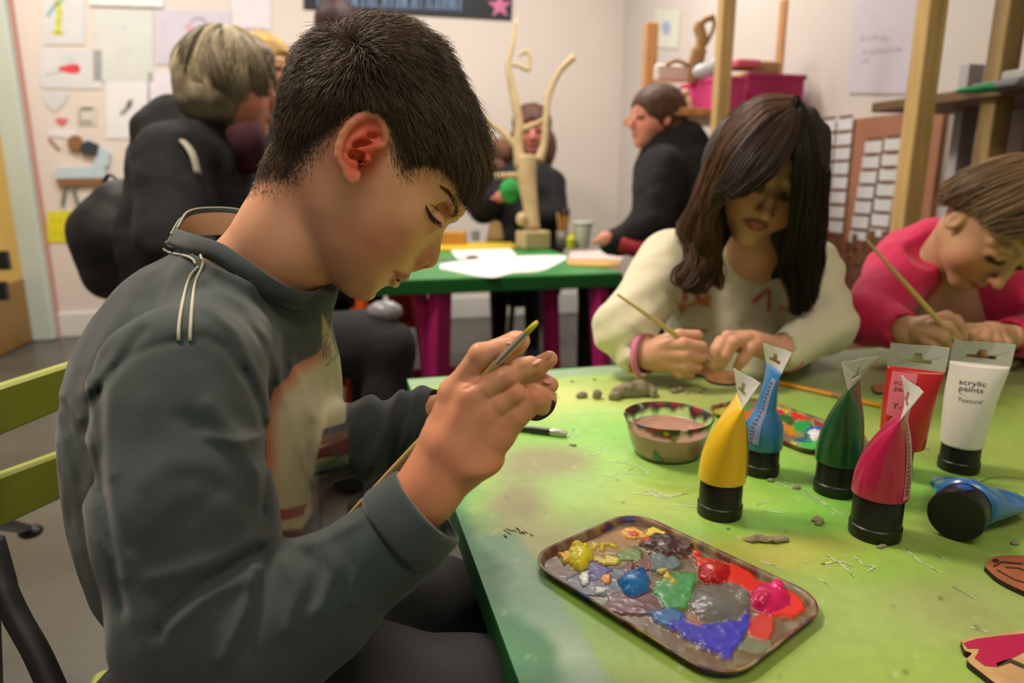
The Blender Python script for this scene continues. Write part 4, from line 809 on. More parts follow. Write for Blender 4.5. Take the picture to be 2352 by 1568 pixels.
# ear on the camera side
ez=lambda x,y:(760+x/7.84,240+y/7.84)
def Ep(zx,zy,dd=0): x,y=ez(zx,zy); return P(x,y,.547-(889-x)*.000155+dd)
hd.cap(Ep(620,560,.016),Ep(500,900,.020),.012,.010,k=.006)
en=nrm(Ep(900,500)-Ep(200,700)); en=nrm(np.cross(en,UP)); en=en if en@FW>0 else -en
fl=(en,.34)
hd.cap(Ep(690,430,.0055),Ep(430,760,.0055),.0125,.0125,k=.003,flat=fl); hd.cap(Ep(430,760,.0055),Ep(400,1150,.0045),.0115,.0065,k=.003,flat=fl); hd.ell(Ep(370,1270,.004),(.0062,.0075,.0040),k=.003)
hx=[(985,640),(955,480),(900,330),(810,225),(650,190),(490,250),(330,380),(220,540),(150,750),(130,920),(180,1060),(250,1170),(290,1290),(350,1380),(440,1350),(500,1270)]
hd.chain([Ep(x,y,.002*max(0,1-i/3)) for i,(x,y) in enumerate(hx)],[.0030,.0034,.0036,.0037,.0037,.0037,.0036,.0034,.0033,.0031,.0028,.0027,.0027,.0027,.0024,.002],k=.0014)
hd.chain([Ep(800,470,.0045),Ep(600,540,.0035),Ep(430,640,.003),Ep(300,800,.003),Ep(260,960,.003),Ep(330,1070,.003),Ep(430,1120,.003)],[.0028,.0030,.0030,.0028,.0026,.0028,.0026],k=.0016)
hd.ell(Ep(560,715,.003),(.0085,.0034,.0060),(nrm(Ep(740,680)-Ep(420,740)),nrm(np.cross(en,nrm(Ep(740,680)-Ep(420,740)))),en),k=.0016,mode='s')
hd.ell(Ep(440,925,.003),(.0060,.0046,.0058),(RT,UP,FW),k=.0016,mode='s')
hd.ell(Ep(760,560,.002),(.0055,.0024,.0045),(RT,UP,FW),k=.0016,mode='s')
hd.chain([Ep(560,930,.004),Ep(500,1150,.004)],[.0027,.0022],k=.0008,mode='s'); hd.chain([Ep(560,940,.002),Ep(500,1140,.004)],[.0024,.0020],k=.0006,mode='s'); hd.chain([Ep(550,960,.004),Ep(525,1080,.018)],[.003,.003],k=.0006,mode='s')
hd.chain([Ep(520,800,.004),Ep(700,800,.003),Ep(930,740,.003)],[.0018,.0024,.003],k=.002)
hd.ell(Ep(672,1000,.0026),(.0028,.0050,.0028),k=.002)
hd.ell(Ep(385,1060,.0035),(.0042,.0036,.0030),k=.002)
# neck
hd.chain([P(735,420,.63),P(662,558,.632),P(600,650,.645),P(550,780,.66)],[.050,.0465,.050,.060],k=.010)
# inner torso and far arm, hidden by the shirt
hd.chain([P(560,760,.66),P(470,1000,.66),P(470,1350,.66)],[.06,.075,.085],k=.03)
hd.chain([P(520,760,.66),P(420,860,.52)],[.035,.030],k=.03); hd.chain([P(420,860,.52),P(420,1440,.435),P(700,1370,.445),P(920,1175,.446)],[.034,.027,.024,.018],k=.01)
hd.chain([P(560,760,.68),P(640,900,.80),P(700,1030,.70),P(990,955,.60)],[.05,.034,.026,.017],k=.01)
# right hand (near), back of the hand to the camera
hz=lambda x,y:(880+x/2.905,720+y/2.905)
def Hp(zx,zy,d): return P(*hz(zx,zy),d)
hf=Fld()
hf.cap(P(900,1215,.447),Hp(300,1190,.447),.0205,.0190,k=0,flat=(FW,.78))
HB=[([(950,1108,.450),(1006,1005,.448),(1043,906,.449)],[.0108,.0100,.0096]),([(965,1132,.447),(1028,1022,.4435),(1083,914,.4415)],[.0118,.0116,.0106]),([(985,1148,.446),(1055,1045,.4435),(1114,955,.4415)],[.0122,.0118,.0102]),([(1000,1148,.448),(1064,1082,.447),(1106,1040,.4455),(1142,998,.4455)],[.0122,.0112,.0108,.0108])]
for pts,rs in HB: hf.chain([P(*q) for q in pts],rs,k=.006,ki=.006)
hf.ell(Hp(620,950,.458),(.019,.028,.010),k=.008)
def fing(pts,rs,nail=None,fld=hf,k=.0018,ki=.0010): fld.chain(pts,rs,k=k,ki=ki)
fing([P(1042,902,.449),P(1072,860,.444),P(1104,815,.438)],[.0098,.0075,.0077],k=.004); fing([P(1104,815,.438),P(1140,804,.438),P(1166,794,.444)],[.0077,.0067,.0054])
fing([P(1083,912,.4415),P(1120,890,.437),P(1165,862,.4345)],[.0102,.0075,.0073],k=.004); fing([P(1165,862,.4345),P(1198,844,.440),P(1218,837,.4445)],[.0073,.0066,.0057])
fing([P(1114,952,.4415),P(1148,928,.437),P(1184,904,.4355)],[.0098,.0069,.0065],k=.004); fing([P(1184,904,.4355),P(1190,914,.449),P(1176,926,.460)],[.0068,.0068,.006])
fing([P(1140,998,.4455),P(1186,953,.441),P(1230,914,.439)],[.0110,.0086,.0076],k=.005); fing([P(1230,914,.439),P(1242,922,.449),P(1244,934,.457)],[.0080,.0068,.0058])
fing([Hp(300,1020,.462),Hp(400,760,.478),Hp(560,480,.478),Hp(760,260,.468),Hp(885,195,.458),Hp(915,182,.455)],[.013,.0125,.0105,.0092,.0080,.0065])
for a,b_ in(((560,600),(690,690)),((690,690),(820,770)),): pass
for gl in ([(1062,893),(1074,890),(1088,880),(1099,872)],[(1124,921),(1135,911),(1155,897),(1176,884)],[(1153,960),(1166,948),(1184,932),(1202,917)]):
    g_=np.array(gl,float); gp=march(hf,g_[:,0],g_[:,1],.38,.5); hf.chain(list(gp-FW*.0006),[.0008]+[.0013]*(len(gl)-2)+[.0010],k=.0008,mode='s')
# left hand (far), behind the near hand
lf=Fld(); lf.cap(P(985,945,.60),P(1050,935,.585),.017,.017,k=0,flat=(UP,.8)); lf.ell(P(1120,920,.575),(.034,.018,.026),(RT,FW,UP),k=.012)
fing([P(1140,880,.565),P(1195,862,.555),P(1235,842,.548),P(1262,824,.545)],[.0105,.0092,.0080,.0066],fld=lf)
fing([P(1150,890,.570),P(1205,866,.562),P(1240,876,.556),P(1264,884,.552)],[.0095,.0084,.0080,.0066],fld=lf)
fing([P(1150,905,.570),P(1190,875,.560),P(1225,888,.555),P(1250,910,.55),P(1262,920,.55)],[.0092,.0084,.0078,.0070,.0060],fld=lf)
fing([P(1140,925,.570),P(1190,915,.565),P(1225,925,.56)],[.009,.008,.007],fld=lf)
def allf(p):
    d=hd(p); return smin(smin(d,hf(p),.004),lf(p),.003)
def skin(V):
    x,y,d=proj(V); c=np.tile(L((236,178,142)),(len(V),1)); nz=fbm(V,40,3,4); c=lerpc(c,L((230,154,116)),np.clip(.35+nz,0,.8)*.6)
    g=lambda cx,cy,r:np.clip(1-np.hypot(x-cx,y-cy)/r,0,1)**1.5
    head=(d>.5)&(y<760)&(x<1100)
    c=lerpc(c,L((206,104,80)),(g(860,560,95)*.6+g(930,600,60)*.3)*head)
    c=lerpc(c,L((216,84,58)),pmask(x,y,[ez(*q) for q in hx]+[(860,400),(885,340)],26)*.9*head*(d<.56))
    c=lerpc(c,L((196,108,86)),(g(990,595,45)*.5)*head)
    c=lerpc(c,L((158,62,54)),pmask(x,y,[(903,620),(915,622),(930,628),(939,634),(932,643),(914,644),(906,632)],4)*.85*head)
    c=lerpc(c,L((190,92,82)),pmask(x,y,[(905,634),(914,644),(914,652),(902,656),(894,650),(897,640)],5)*.7*head)
    hr=pmask(x,y,[(1300,300),(1068,455),(1077,415),(1062,392),(1035,374),(980,368),(945,374),(927,386),(910,362),(900,330),(887,285),(862,262),(825,250),(790,272),(765,300),(735,325),(708,352),(680,380),(655,390),(600,392),(400,380),(500,-200),(1300,-200)],34)
    c=lerpc(c,L((80,62,48)),hr**1.5*head)
    c=lerpc(c,L((58,38,32)),pmask(x,y,[(982,478),(992,490),(1004,502),(1012,511),(1006,514),(994,509),(985,498)],3)*.75*head)
    hand=(d<.53)
    for q in((1075,912),(1113,950),(1160,980),(1090,803),(1186,898),(1238,905)): c=lerpc(c,L((214,100,66)),g(*q,34)*.28*hand)
    c=lerpc(c,L((214,116,76)),np.clip((y-780)/300,0,1)*hand*.45)
    return c
def crop(V,Q,keep):
    k=keep[Q].all(1); Q=Q[k]; u,inv=np.unique(Q,return_inverse=True); return V[u],inv.reshape(Q.shape)
pl=P(560,1000,.66); boy=thing('person','boy in slate-grey long-sleeved shirt bending over, painting with a thin brush','person',np.array([pl[0],pl[1],0]))
a1=P(430,40,.60); 
V1,Q1=surfnet(hd,[-.36,.40,.50],[-.02,.86,1.12],.0017)
xx,yy,dd=proj(V1)
V2,Q2=surfnet(hf,[-.14,.36,.62],[.06,.53,.84],.0011); V3,Q3=surfnet(lf,[-.09,.49,.66],[.06,.64,.82],.0013)
print('body verts',len(V1),len(V2),len(V3))
V=np.vstack([V1,V2,V3]); Q=np.vstack([Q1,Q2+len(V1),Q3+len(V1)+len(V2)])
skm=mat('skin_boy',(206,156,128),.46,attr=True,sss=.12,bump=(700,.10,.0006),spec=.4)
raw('body',V,Q,skm,boy,skin(V),True,fastq=True)
# finger nails
nailm=mat('nail',(222,160,136),.4)
def nail(p,ax,nv,w=.0036,l=.0048,par=boy):
    ax=nrm(ax); nv=nrm(nv-ax*(nv@ax)); b=MB(); b.ell(p-nv*.0004,(l,w,.0009),np.array([ax,np.cross(nv,ax),nv]),12); build('fingernail',b,nailm,par,True)
nail(P(1257,817,.5405),P(1270,812,.545)-P(1240,835,.548),-FW*.6+UP); nail(P(1256,875,.5475),P(1270,886,.552)-P(1240,876,.556),-FW*.3+UP); nail(P(1229,830,.4405),P(1232,826,.445)-P(1200,842,.441),-FW*.2+UP); nail(P(1171,787,.4395),Hp(850,232,.445)-Hp(745,228,.438),-FW*.1+UP,.0035)
nail(P(1196,779,.4505),Hp(915,182,.455)-Hp(760,260,.468),-FW*.6+UP*.6)
# eye slit, lashes, brow
lm=mat('eyelash_dark',(20,14,12),.6); 
def onskin(pts): pts=np.array(pts,float); return march(hd,pts[:,0],pts[:,1],.45,.75)
b=MB(); b.tube(spline(onskin([(979,472),(984,484),(992,496),(1002,506),(1013,513)]),6),[.0006]*25,6); build('lash_line',b,lm,boy,True)
b=MB(); b.tube(spline(onskin([(988,470),(997,474),(1007,483),(1015,494)]),6),[.00045]*19,6); build('lid_crease',b,mat('lid_crease',(104,60,44),.7),boy,True)
qe=spline([(982,478),(986,487),(992,494),(1000,501),(1008,505),(1004,510),(995,508),(987,500),(982,490)],4); 
N=70; t_=rng.random(N); bs=spline(onskin([(979,474),(984,486),(992,497),(1002,507),(1013,514)]),12); r_=bs[(t_*(len(bs)-1)).astype(int)]; pa=[]
for i in range(N):
    d0=nrm(UP*-.9+RT*(.25*t_[i]-.05)-FW*.35+rng.normal(size=3)*.12); Ln=.0045+.0025*math.sin(t_[i]*3.1); pa.append([r_[i]+d0*Ln*s+RT*Ln*.25*s*s for s in np.linspace(0,1,5)])
strands('eyelashes',np.array(pa),np.full(N,.00018),.00006,lm,boy)
br=[(1018,433),(1030,443),(1039,455),(1046,469),(1049,483),(1044,494),(1034,499)]; pa=[]
bl_=spline(br,10)
for i in range(230):
    t=rng.random(); q=bl_[int(t*(len(bl_)-1))]; wv=(2.5+4.5*math.sin(min(t*1.15,1)*2.6)); q=q+rng.normal(size=2)*wv*.5; dr=bl_[min(int(t*(len(bl_)-1))+6,len(bl_)-1)]-bl_[max(int(t*(len(bl_)-1))-6,0)]; dr=-dr/max(np.linalg.norm(dr),1e-6); pa.append((q,q+dr*rng.uniform(8,15)+rng.normal(size=2)*2))
A=np.array([a for a,_ in pa]);B_=np.array([b_ for _,b_ in pa]); S0=onskin(A); S1=onskin(B_); ok=(np.linalg.norm(S1-S0,axis=1)<.012)&(proj(S0)[2]<.66); S0,S1=S0[ok],S1[ok]
pth=np.stack([S0+(S1-S0)*s-FW*.0009*math.sin(s*2.5) for s in np.linspace(0,1,4)],1); strands('eyebrow',pth,np.full(len(pth),.00016),.00005,mat('brow_hair',(104,70,48),.6),boy)
# ---------- boy's hair
hm_poly=[(1400,300),(1066,462),(1077,430),(1077,412),(1062,390),(1035,371),(980,365),(945,371),(927,388),(910,362),(900,330),(887,285),(862,262),(825,250),(790,270),(765,298),(735,322),(708,350),(676,392),(660,410),(600,420),(300,400),(400,-300),(1400,-300)]
sk2=Fld(); sk2.op('u',H,H.C,.19,0); sk2.chain([P(735,420,.63),P(662,558,.632),P(600,650,.645)],[.050,.0465,.050],k=.010)
sku=lambda p:sk2(p)
Vs,Qs=surfnet(sk2,[-.27,.50,.90],[-.0,.74,1.11],.004)
tri=Vs[Qs]; ar=np.linalg.norm(np.cross(tri[:,2]-tri[:,0],tri[:,3]-tri[:,1]),axis=1); cen=tri.mean(1)
sd=(cen-H.C)@hn; near=cen-np.outer(2*np.maximum(sd,0),hn); x,y,_=proj(near); mk=pmask(x,y,hm_poly,26)
# as seen position for near side; mirrored for the far side
NH=34000; pr_=ar*np.clip(mk*1.3,0,1)*np.where(sd>.03,.35,1); pr_/=pr_.sum(); fi=rng.choice(len(Qs),NH,p=pr_)
uv=rng.random((NH,2)); t4=tri[fi]; root=(t4[:,0]*(1-uv[:,:1])+t4[:,1]*uv[:,:1])*(1-uv[:,1:])+(t4[:,3]*(1-uv[:,:1])+t4[:,2]*uv[:,:1])*uv[:,1:]
FL=[(700,140,-.9,.1),(660,200,-.8,.6),(640,270,-.45,.9),(630,350,-.2,1),(700,250,-.5,.85),(700,330,-.5,.85),(760,180,-.55,.8),(760,260,-.4,.9),(800,120,-.5,.3),(820,80,.2,-.6),(870,70,.75,-.25),(840,150,.0,.9),(830,220,.0,1),(870,200,.4,.8),(930,110,.85,.35),(930,200,.6,.8),(930,300,.25,1),(920,350,.2,1),(1000,170,.7,.7),(990,260,.6,.8),(980,330,.65,.7),(1060,240,.45,.9),(1050,320,.5,.85),(1040,360,.75,.6),(1090,330,.15,1),(1085,390,.0,1),(1070,430,-.1,1)]
FLa=np.array(FL)
def flow(p):
    sd=(p-H.C)@hn; q=p-np.outer(2*np.maximum(sd,0),hn); x,y,_=proj(q); w=np.exp(-((x[:,None]-FLa[:,0])**2+(y[:,None]-FLa[:,1])**2)/(2*48**2))+1e-9
    dx=(w*FLa[:,2]).sum(1)/w.sum(1); dy=(w*FLa[:,3]).sum(1)/w.sum(1); v=np.outer(dx,RT)-np.outer(dy,UP); v/=np.maximum(np.linalg.norm(v,axis=1,keepdims=True),1e-6); return v,x,y
v,x,y=flow(root); top=np.clip((330-y)/240,0,1); front=np.clip((x-960)/110,0,1); back=np.clip((760-x)/120,0,1)
edge=pmask(x,y,hm_poly,60)
Ln=.010+.016*top+.026*front*np.clip((y-150)/180,0,1)+.010*np.clip((x-880)/60,0,1)*np.clip((y-180)/100,0,1); Ln=Ln*(1-.35*back); Ln*=np.clip((edge-.45)*1.9,.16,1); Ln*=rng.uniform(.75,1.2,NH)
cl=vnoise(root,95,31); cl2=vnoise(root,95,57); K=8; pth=np.zeros((NH,K,3)); pth[:,0]=root; pcur=root.copy()
lift0=(.75*top+.42)*np.clip((edge-.3)*2,.25,1)*(1-.72*front); jit=rng.normal(size=(NH,3))*.13
for k in range(1,K):
    v,_,_=flow(pcur); n=grad(sku,pcur,.003); n_t=v-n*(v*n).sum(1,keepdims=True); n_t/=np.maximum(np.linalg.norm(n_t,axis=1,keepdims=True),1e-6)
    s_=np.cross(n,n_t); li=lift0*(1-k/(K-1))**1.0*1.5+.05*(k<3)
    d=n_t+n*li[:,None]+s_*(cl*.45*(top*.9+.3))[:,None]+n*(cl2*.25*top)[:,None]+jit; d/=np.linalg.norm(d,axis=1,keepdims=True)
    pcur=pcur+d*(Ln/(K-1))[:,None]; e=sku(pcur); pcur=pcur+n*np.maximum(.0012*k/K-e,0)[:,None]; pth[:,k]=pcur
cm=np.clip(.5+.5*fbm(root,60,2,5)+rng.normal(size=NH)*.25,0,1); cols=lerpc(np.tile(L((58,47,36)),(NH,1)),L((122,102,78)),cm)
strands('hair',pth,np.full(NH,.00030),.00010,mat('hair_boy',(70,56,44),.46,attr=True,spec=.45),boy,cols)

# short faded hair along the hairline
NF=9000; pr2=ar*np.clip(pmask(proj(near)[0],proj(near)[1],hm_poly,46)-.02,0,1)*(1-pmask(proj(near)[0],proj(near)[1],hm_poly,46)); pr2=np.where(sd>.03,0,pr2); pr2/=pr2.sum(); fi=rng.choice(len(Qs),NF,p=pr2); uv=rng.random((NF,2)); t4=tri[fi]
root=(t4[:,0]*(1-uv[:,:1])+t4[:,1]*uv[:,:1])*(1-uv[:,1:])+(t4[:,3]*(1-uv[:,:1])+t4[:,2]*uv[:,:1])*uv[:,1:]; okr=np.hypot(proj(root)[0]-830,(proj(root)[1]-340)*.8)>66; root=root[okr]; NF=len(root)
v,_,_=flow(root); n=grad(sku,root,.003); v=v-n*(v*n).sum(1,keepdims=True); d=v+n*.22+rng.normal(size=(NF,3))*.12; d/=np.linalg.norm(d,axis=1,keepdims=True); ll=rng.uniform(.0025,.0055,NF)
pf_=np.stack([root-n*.0004+d*(ll*t)[:,None]-n*(ll*.18*t*t)[:,None] for t in np.linspace(0,1,4)],1)
strands('hair_fade',pf_,np.full(NF,.00017),.00006,mat('hair_boy'),boy,lerpc(np.tile(L((58,42,32)),(NF,1)),L((112,82,58)),rng.random(NF)))
# small dark cut-out held between the boy's fingers
hc_=P(1238,940,.505); u_=nrm(P(1262,926,.50)-P(1214,962,.51)); w_=nrm(np.cross(u_,FW)); w_=nrm(w_+FW*.8); nn_=nrm(np.cross(u_,w_)); 
solo('wooden_cutout',MB().slab([hc_+u_*.0125*math.cos(a)+w_*.007*math.sin(a) for a in np.linspace(0,2*math.pi,28,endpoint=False)],nn_,.004,0,1),[mat('cut_dark',(48,34,30),.6),plyd],'small dark-edged plywood disc held between the fingers of the boy','wooden cut-out')
TO=[(383,590),(300,632),(225,712),(168,805),(138,890),(131,960),(134,1080),(150,1200),(178,1310),(215,1400),(262,1455),(310,1500),(345,1600),(380,1720),(560,1760),(760,1700),(800,1500),(765,1300),(735,1190),(737,1140),(757,1065),(777,990),(783,930),(783,855),(772,785),(752,715),(738,672),(712,655),(690,640),(600,600),(500,560),(440,560)]
TC=[(430,600,.060),(560,640,.075),(640,690,.078),(690,700,.07),(360,680,.075),(450,660,.10),(520,640,.085),(300,760,.085),(420,800,.125),(560,700,.095),(640,740,.09),(240,850,.08),(350,900,.12),(500,900,.13),(640,850,.105),(710,800,.075),(190,1000,.065),(300,1050,.115),(480,1050,.13),(640,1000,.115),(720,950,.085),(740,880,.06),(230,1200,.07),(330,1250,.12),(500,1250,.135),(640,1200,.115),(700,1130,.08),(300,1400,.08),(420,1450,.13),(600,1450,.14),(700,1400,.12),(450,1600,.14),(600,1620,.14),(690,720,.06),(640,660,.07),(560,620,.08)]
Tz=Prof((470,1000),.665,TO,TC,neg=.0008,off=30,step=26,res=4)
sh=Fld(); sh.op('u',Tz,Tz.C,.38,0)
# near sleeve: shoulder, upper arm, elbow, forearm, rolled cuff
sh.chain([P(500,800,.575),P(425,880,.500),P(420,1000,.478),P(432,1180,.452),P(475,1430,.434)],[.050,.050,.0515,.0515,.0500],k=.022,ki=.02)
sh.chain([P(475,1430,.434),P(560,1490,.432),P(715,1392,.440),P(860,1275,.444)],[.0490,.0460,.0370,.0310],k=.016,ki=.016)
sh.chain([P(860,1275,.444),P(930,1225,.446)],[.0305,.0300],k=.006)
ca=P(905,1238,.4455); cb=P(968,1178,.447); cd=nrm(cb-ca)
cb_=cb
sh.cap(ca,cb-cd*.004,.0290,.0272,k=.003)
# far sleeve
sh.chain([P(600,760,.74),P(650,900,.80),P(690,1020,.72),P(860,1005,.64),P(970,955,.604),P(1012,944,.598)],[.055,.046,.042,.0335,.0225,.0190],k=.02,ki=.014)
# cut-outs: neck opening, sleeve ends
nk0=P(560,640,.645); nk1=P(760,400,.63)
col_pts=[P(398,545,.655),P(440,560,.615),P(505,582,.592),P(575,628,.578),P(640,672,.580),P(700,688,.605),P(736,668,.640),P(742,640,.680),P(700,590,.705),P(620,540,.710),P(555,503,.705),P(480,497,.695),P(425,508,.680)]
cup=nrm(P(700,480,.63)-P(600,640,.64)); cpc=sum(col_pts)/len(col_pts)
_q=np.array(col_pts)-cpc; _u,_s,_vt=np.linalg.svd(_q); cpn=_vt[2]*np.sign(_vt[2]@cup); ca1,ca2=_vt[0],_vt[1]; cr1=np.abs(_q@ca1).max(); cr2=np.abs(_q@ca2).max()
def hole(p):
    q=p-cpc; h=q@cpn; r=np.sqrt((q@ca1/cr1)**2+(q@ca2/cr2)**2); return np.minimum(np.maximum((r-.97)*cr2,-(h+.014)),np.maximum((r-1.6)*cr2,-(h-.003)))
sh.chain([P(662,558,.632),P(600,650,.645),P(550,780,.66)],[.056,.060,.072],k=.03,ki=.03)
sh.op('s',hole,cpc+cpn*.05,.19,.003)
sh.cap(cb-cd*.016,cb+cd*.06,.0215,.034,k=.002,mode='s'); cf=P(1008,958,.600); 
sh.cap(P(1012,944,.598),P(1075,930,.58),.0165,.024,k=.002,mode='s')
sh.half(cb+cd*.0015,cd,.002,'i',5) if False else None
RID=[ # (points, amplitude mm, width px) as seen on the near side
 ([(265,850),(300,818),(350,795),(405,785)],-1.5,9),([(405,785),(470,772),(520,800),(560,860)],-1.2,12),
 ([(262,850),(240,930),(245,1040),(258,1150),(285,1290),(310,1420)],1.1,24),
 ([(232,900),(230,1040),(246,1200),(280,1400)],-3.0,12),
 ([(600,1262),(540,1300),(470,1345),(400,1400),(365,1450)],-4.5,15),([(590,1240),(500,1285),(420,1310),(350,1330)],2.5,20),
 ([(560,1330),(470,1370),(390,1440)],3.2,18),([(585,1300),(560,1400),(510,1520)],3.5,15),([(615,1290),(600,1380),(570,1500)],-3,14),([(650,1285),(680,1350),(660,1450)],3,16),([(690,1270),(730,1300),(720,1380)],-3.,16),([(740,1250),(770,1310),(735,1400)],3,16),([(800,1210),(830,1290),(810,1380)],2.5,16),([(700,1250),(760,1230),(830,1190)],2.2,12),
 ([(395,560),(400,600),(480,640),(560,740),(620,860)],0,10),
 ([(470,640),(560,700),(620,790),(640,850)],2.0,12),([(460,690),(540,760),(590,860),(610,960)],1.8,12),([(500,640),(590,700),(680,740)],-1.5,14),
 ([(170,830),(210,900),(190,960)],2,14),([(290,700),(230,790),(190,900)],1.5,18),([(330,760),(270,840),(200,930),(196,990)],-2.,12),([(140,930),(180,1030),(240,1150),(300,1260)],-2.2,12),([(140,1010),(170,1120),(220,1230),(280,1330)],2.0,14),([(150,900),(200,1000),(250,1090)],1.8,12),
 ([(480,930),(540,1000),(590,1090)],2.2,20),([(420,960),(500,1020),(560,1110),(590,1180)],-1.6,22),([(470,1000),(540,1015),(600,1005)],2.4,12),([(450,1090),(520,1120),(600,1200)],-1.4,24),([(330,1100),(400,1060),(460,1080)],1.3,26),([(360,1260),(430,1180),(500,1130)],-1.2,26),([(560,850),(600,930),(612,1030),(605,1180)],-3.0,10),
 ([(640,870),(665,950),(700,1060),(720,1110)],2.2,9),([(670,830),(700,900),(715,960)],1.6,9),([(745,790),(752,900),(748,1000)],-1.2,8)]
def fold(p):
    x,y,d=proj(p); e=.0022*fbm(p*np.array([1,1,.6]),20,3,8)+.0008*vnoise(p,60,4); m=np.clip((.66-d)/.03,0,1)
    for pts,a,w in RID:
        if a: 
            q=np.array(pts); near=(x>q[:,0].min()-60)&(x<q[:,0].max()+60)&(y>q[:,1].min()-60)&(y<q[:,1].max()+60)
            if near.any():
                dd=sdist(x[near],y[near],pts); e[near]=e[near]+a*.0013*np.exp(-(dd/w)**2)*m[near]
    # gathers on the far sleeve
    fm=np.clip((x-790)/30,0,1)*np.clip((d-.55)/.02,0,1); e=e+fm*.0032*np.sin(x*.085+y*.035+2*np.sin(x*.02))*np.clip((1010-x)/80,.2,1)
    return e
def shirtf(p):
    d=sh(p); near=np.abs(d)<.03; 
    if near.any(): d[near]-=fold(p[near])
    return d
SB=np.array(L((60,71,73)))
def shcol(V):
    x,y,d=proj(V); c=np.tile(SB,(len(V),1)); nz=fbm(V,9,3,3); c=lerpc(c,L((56,72,68)),np.clip(.35+nz,0,1)*.7); c=lerpc(c,L((76,74,70)),np.clip(-nz,0,1)*.5)
    ok=((d>.535)&(x>585)&(d<.80)).astype(float)
    pr=[(740,722),(752,745),(770,790),(795,850),(795,960),(785,1000),(768,1060),(745,1125),(715,1180),(690,1218),(612,1222),(590,1180),(590,1110),(612,1060),(613,950),(631,893),(664,868),(672,845),(690,832),(724,818),(742,800)]
    m=pmask(x,y,pr,4)*ok; c=lerpc(c,L((196,190,154)),m)
    e=np.clip(1-sdist(x,y,[(742,800),(724,818),(690,832),(672,845),(664,868),(631,893),(613,950),(612,1060),(600,1110)])/34,0,1); c=lerpc(c,L((206,96,58)),m*e*.85)
    c=lerpc(c,L((210,160,110)),m*pmask(x,y,[(738,718),(760,718),(770,770),(742,762)],14)*.8); c=lerpc(c,L((150,120,84)),m*np.clip((y-1060)/90,0,1)*.45); c=lerpc(c,L((176,96,52)),m*np.clip((650-x)/40,0,1)*np.clip((y-1040)/40,0,1)*.6)
    def b(poly,cl,s=2,k=1): nonlocal c; c=lerpc(c,L(cl),pmask(x,y,poly,s)*ok*k)
    b([(742,985),(800,968),(800,990),(738,1012)],(84,88,104)); b([(740,1000),(800,986),(800,1008),(734,1024)],(140,104,80)); b([(732,1030),(800,1004),(800,1040),(726,1056)],(120,50,48)); b([(726,1062),(800,1044),(800,1066),(722,1084)],(130,160,130)); b([(722,1084),(800,1066),(790,1080),(716,1096)],(60,74,80))
    b([(600,1172),(660,1168),(706,1156),(696,1184),(650,1196),(600,1200)],(140,62,54)); b([(600,1222),(690,1214),(710,1240),(600,1300)],(90,50,44),6); b([(712,1100),(790,1080),(760,1160),(716,1170)],(120,84,84),6,.8)
    ink=(104,104,70)
    def ln(pts,w=1.6): nonlocal c; c=lerpc(c,L(ink),np.clip(w+.8-sdist(x,y,pts),0,1)*ok*.85)
    ln([(741,776),(752,766),(762,776),(776,812)]); ln([(776,814),(762,826),(750,838)]); ln([(742,790),(760,800)],1.4); ln([(752,776),(744,800),(744,816)],1.4); ln([(760,786),(752,800),(760,806)],1.4); ln([(750,800),(750,826)],1.4); ln([(757,806),(757,818)],1.4); ln([(742,806),(742,820)],1.4)
    return c
shm=mat('shirt_jersey',(84,94,98),.85,attr=True,bump=(900,.35,.0008),sheen=.25,noise=(90,.06),spec=.25)
V,Q=surfnet(shirtf,[-.53,.28,.30],[.01,.90,1.02],.0021); V=relax(V,Q,5); print('shirt',len(V))
raw('shirt',V,Q,shm,boy,shcol(V),True,fastq=True)
# rolled cuff band on the near sleeve
def band(f,cn,ax,r0,r1,w,th,name,m=shm,n=64,el=1.):
    ax=nrm(ax); u=nrm(np.cross(ax,UP)); v=np.cross(ax,u); V=[];F=[]; prof=[(0,r0-th),(0,r0),(.12,r0+.0012),(.5,(r0+r1)/2+.001),(.88,r1+.0012),(1,r1),(1,r1-th),(.5,(r0+r1)/2-th)]
    for s,r in prof:
        for j in range(n):
            a=2*math.pi*j/n; rr=r*(1+.03*math.sin(3*a+1)+.02*math.sin(5*a)); V.append(cn+ax*w*s+u*rr*math.cos(a)+v*rr*math.sin(a)*el)
    k=len(prof); F=[(i*n+j,i*n+(j+1)%n,((i+1)%k)*n+(j+1)%n,((i+1)%k)*n+j) for i in range(k) for j in range(n)]
    V=np.array(V); o=raw(name,V,F,m,boy,shcol(V)*.0+SB*1.05,True); return o
band(None,P(912,1228,.4458),nrm(P(975,1172,.447)-P(905,1238,.4455)),.0322,.0300,.026,.0035,'rolled_cuff')
# collar
def loopband(pts,wd,th,name,m,par,up,nn=10):
    p=spline(pts+[pts[0]],nn)[:-1]; n=len(p); c=p.mean(0); T=np.roll(p,-1,0)-np.roll(p,1,0); T/=np.linalg.norm(T,axis=1,keepdims=True); V=[]
    upv=np.array(up); O=np.cross(T,upv); O/=np.linalg.norm(O,axis=1,keepdims=True); s=np.sign(((p-c)*O).sum(1)).mean(); O*=s
    W=np.cross(O,T); W*=np.sign((W@upv).mean())
    for a,b_ in((0,0),(0,1),(.5,1.15),(1,1),(1,0)): V.append(p-W*wd*(a-.5)+O*th*(b_))
    V=np.vstack(V); F=[(i*n+j,i*n+(j+1)%n,((i+1)%5)*n+(j+1)%n,((i+1)%5)*n+j) for i in range(5) for j in range(n)]
    return raw(name,V,F,m,par,np.tile(SB*.95,(len(V),1)),True),p,O,W
o,cp,cO,cW=loopband(col_pts,.017,.0030,'collar',shm,boy,cup)
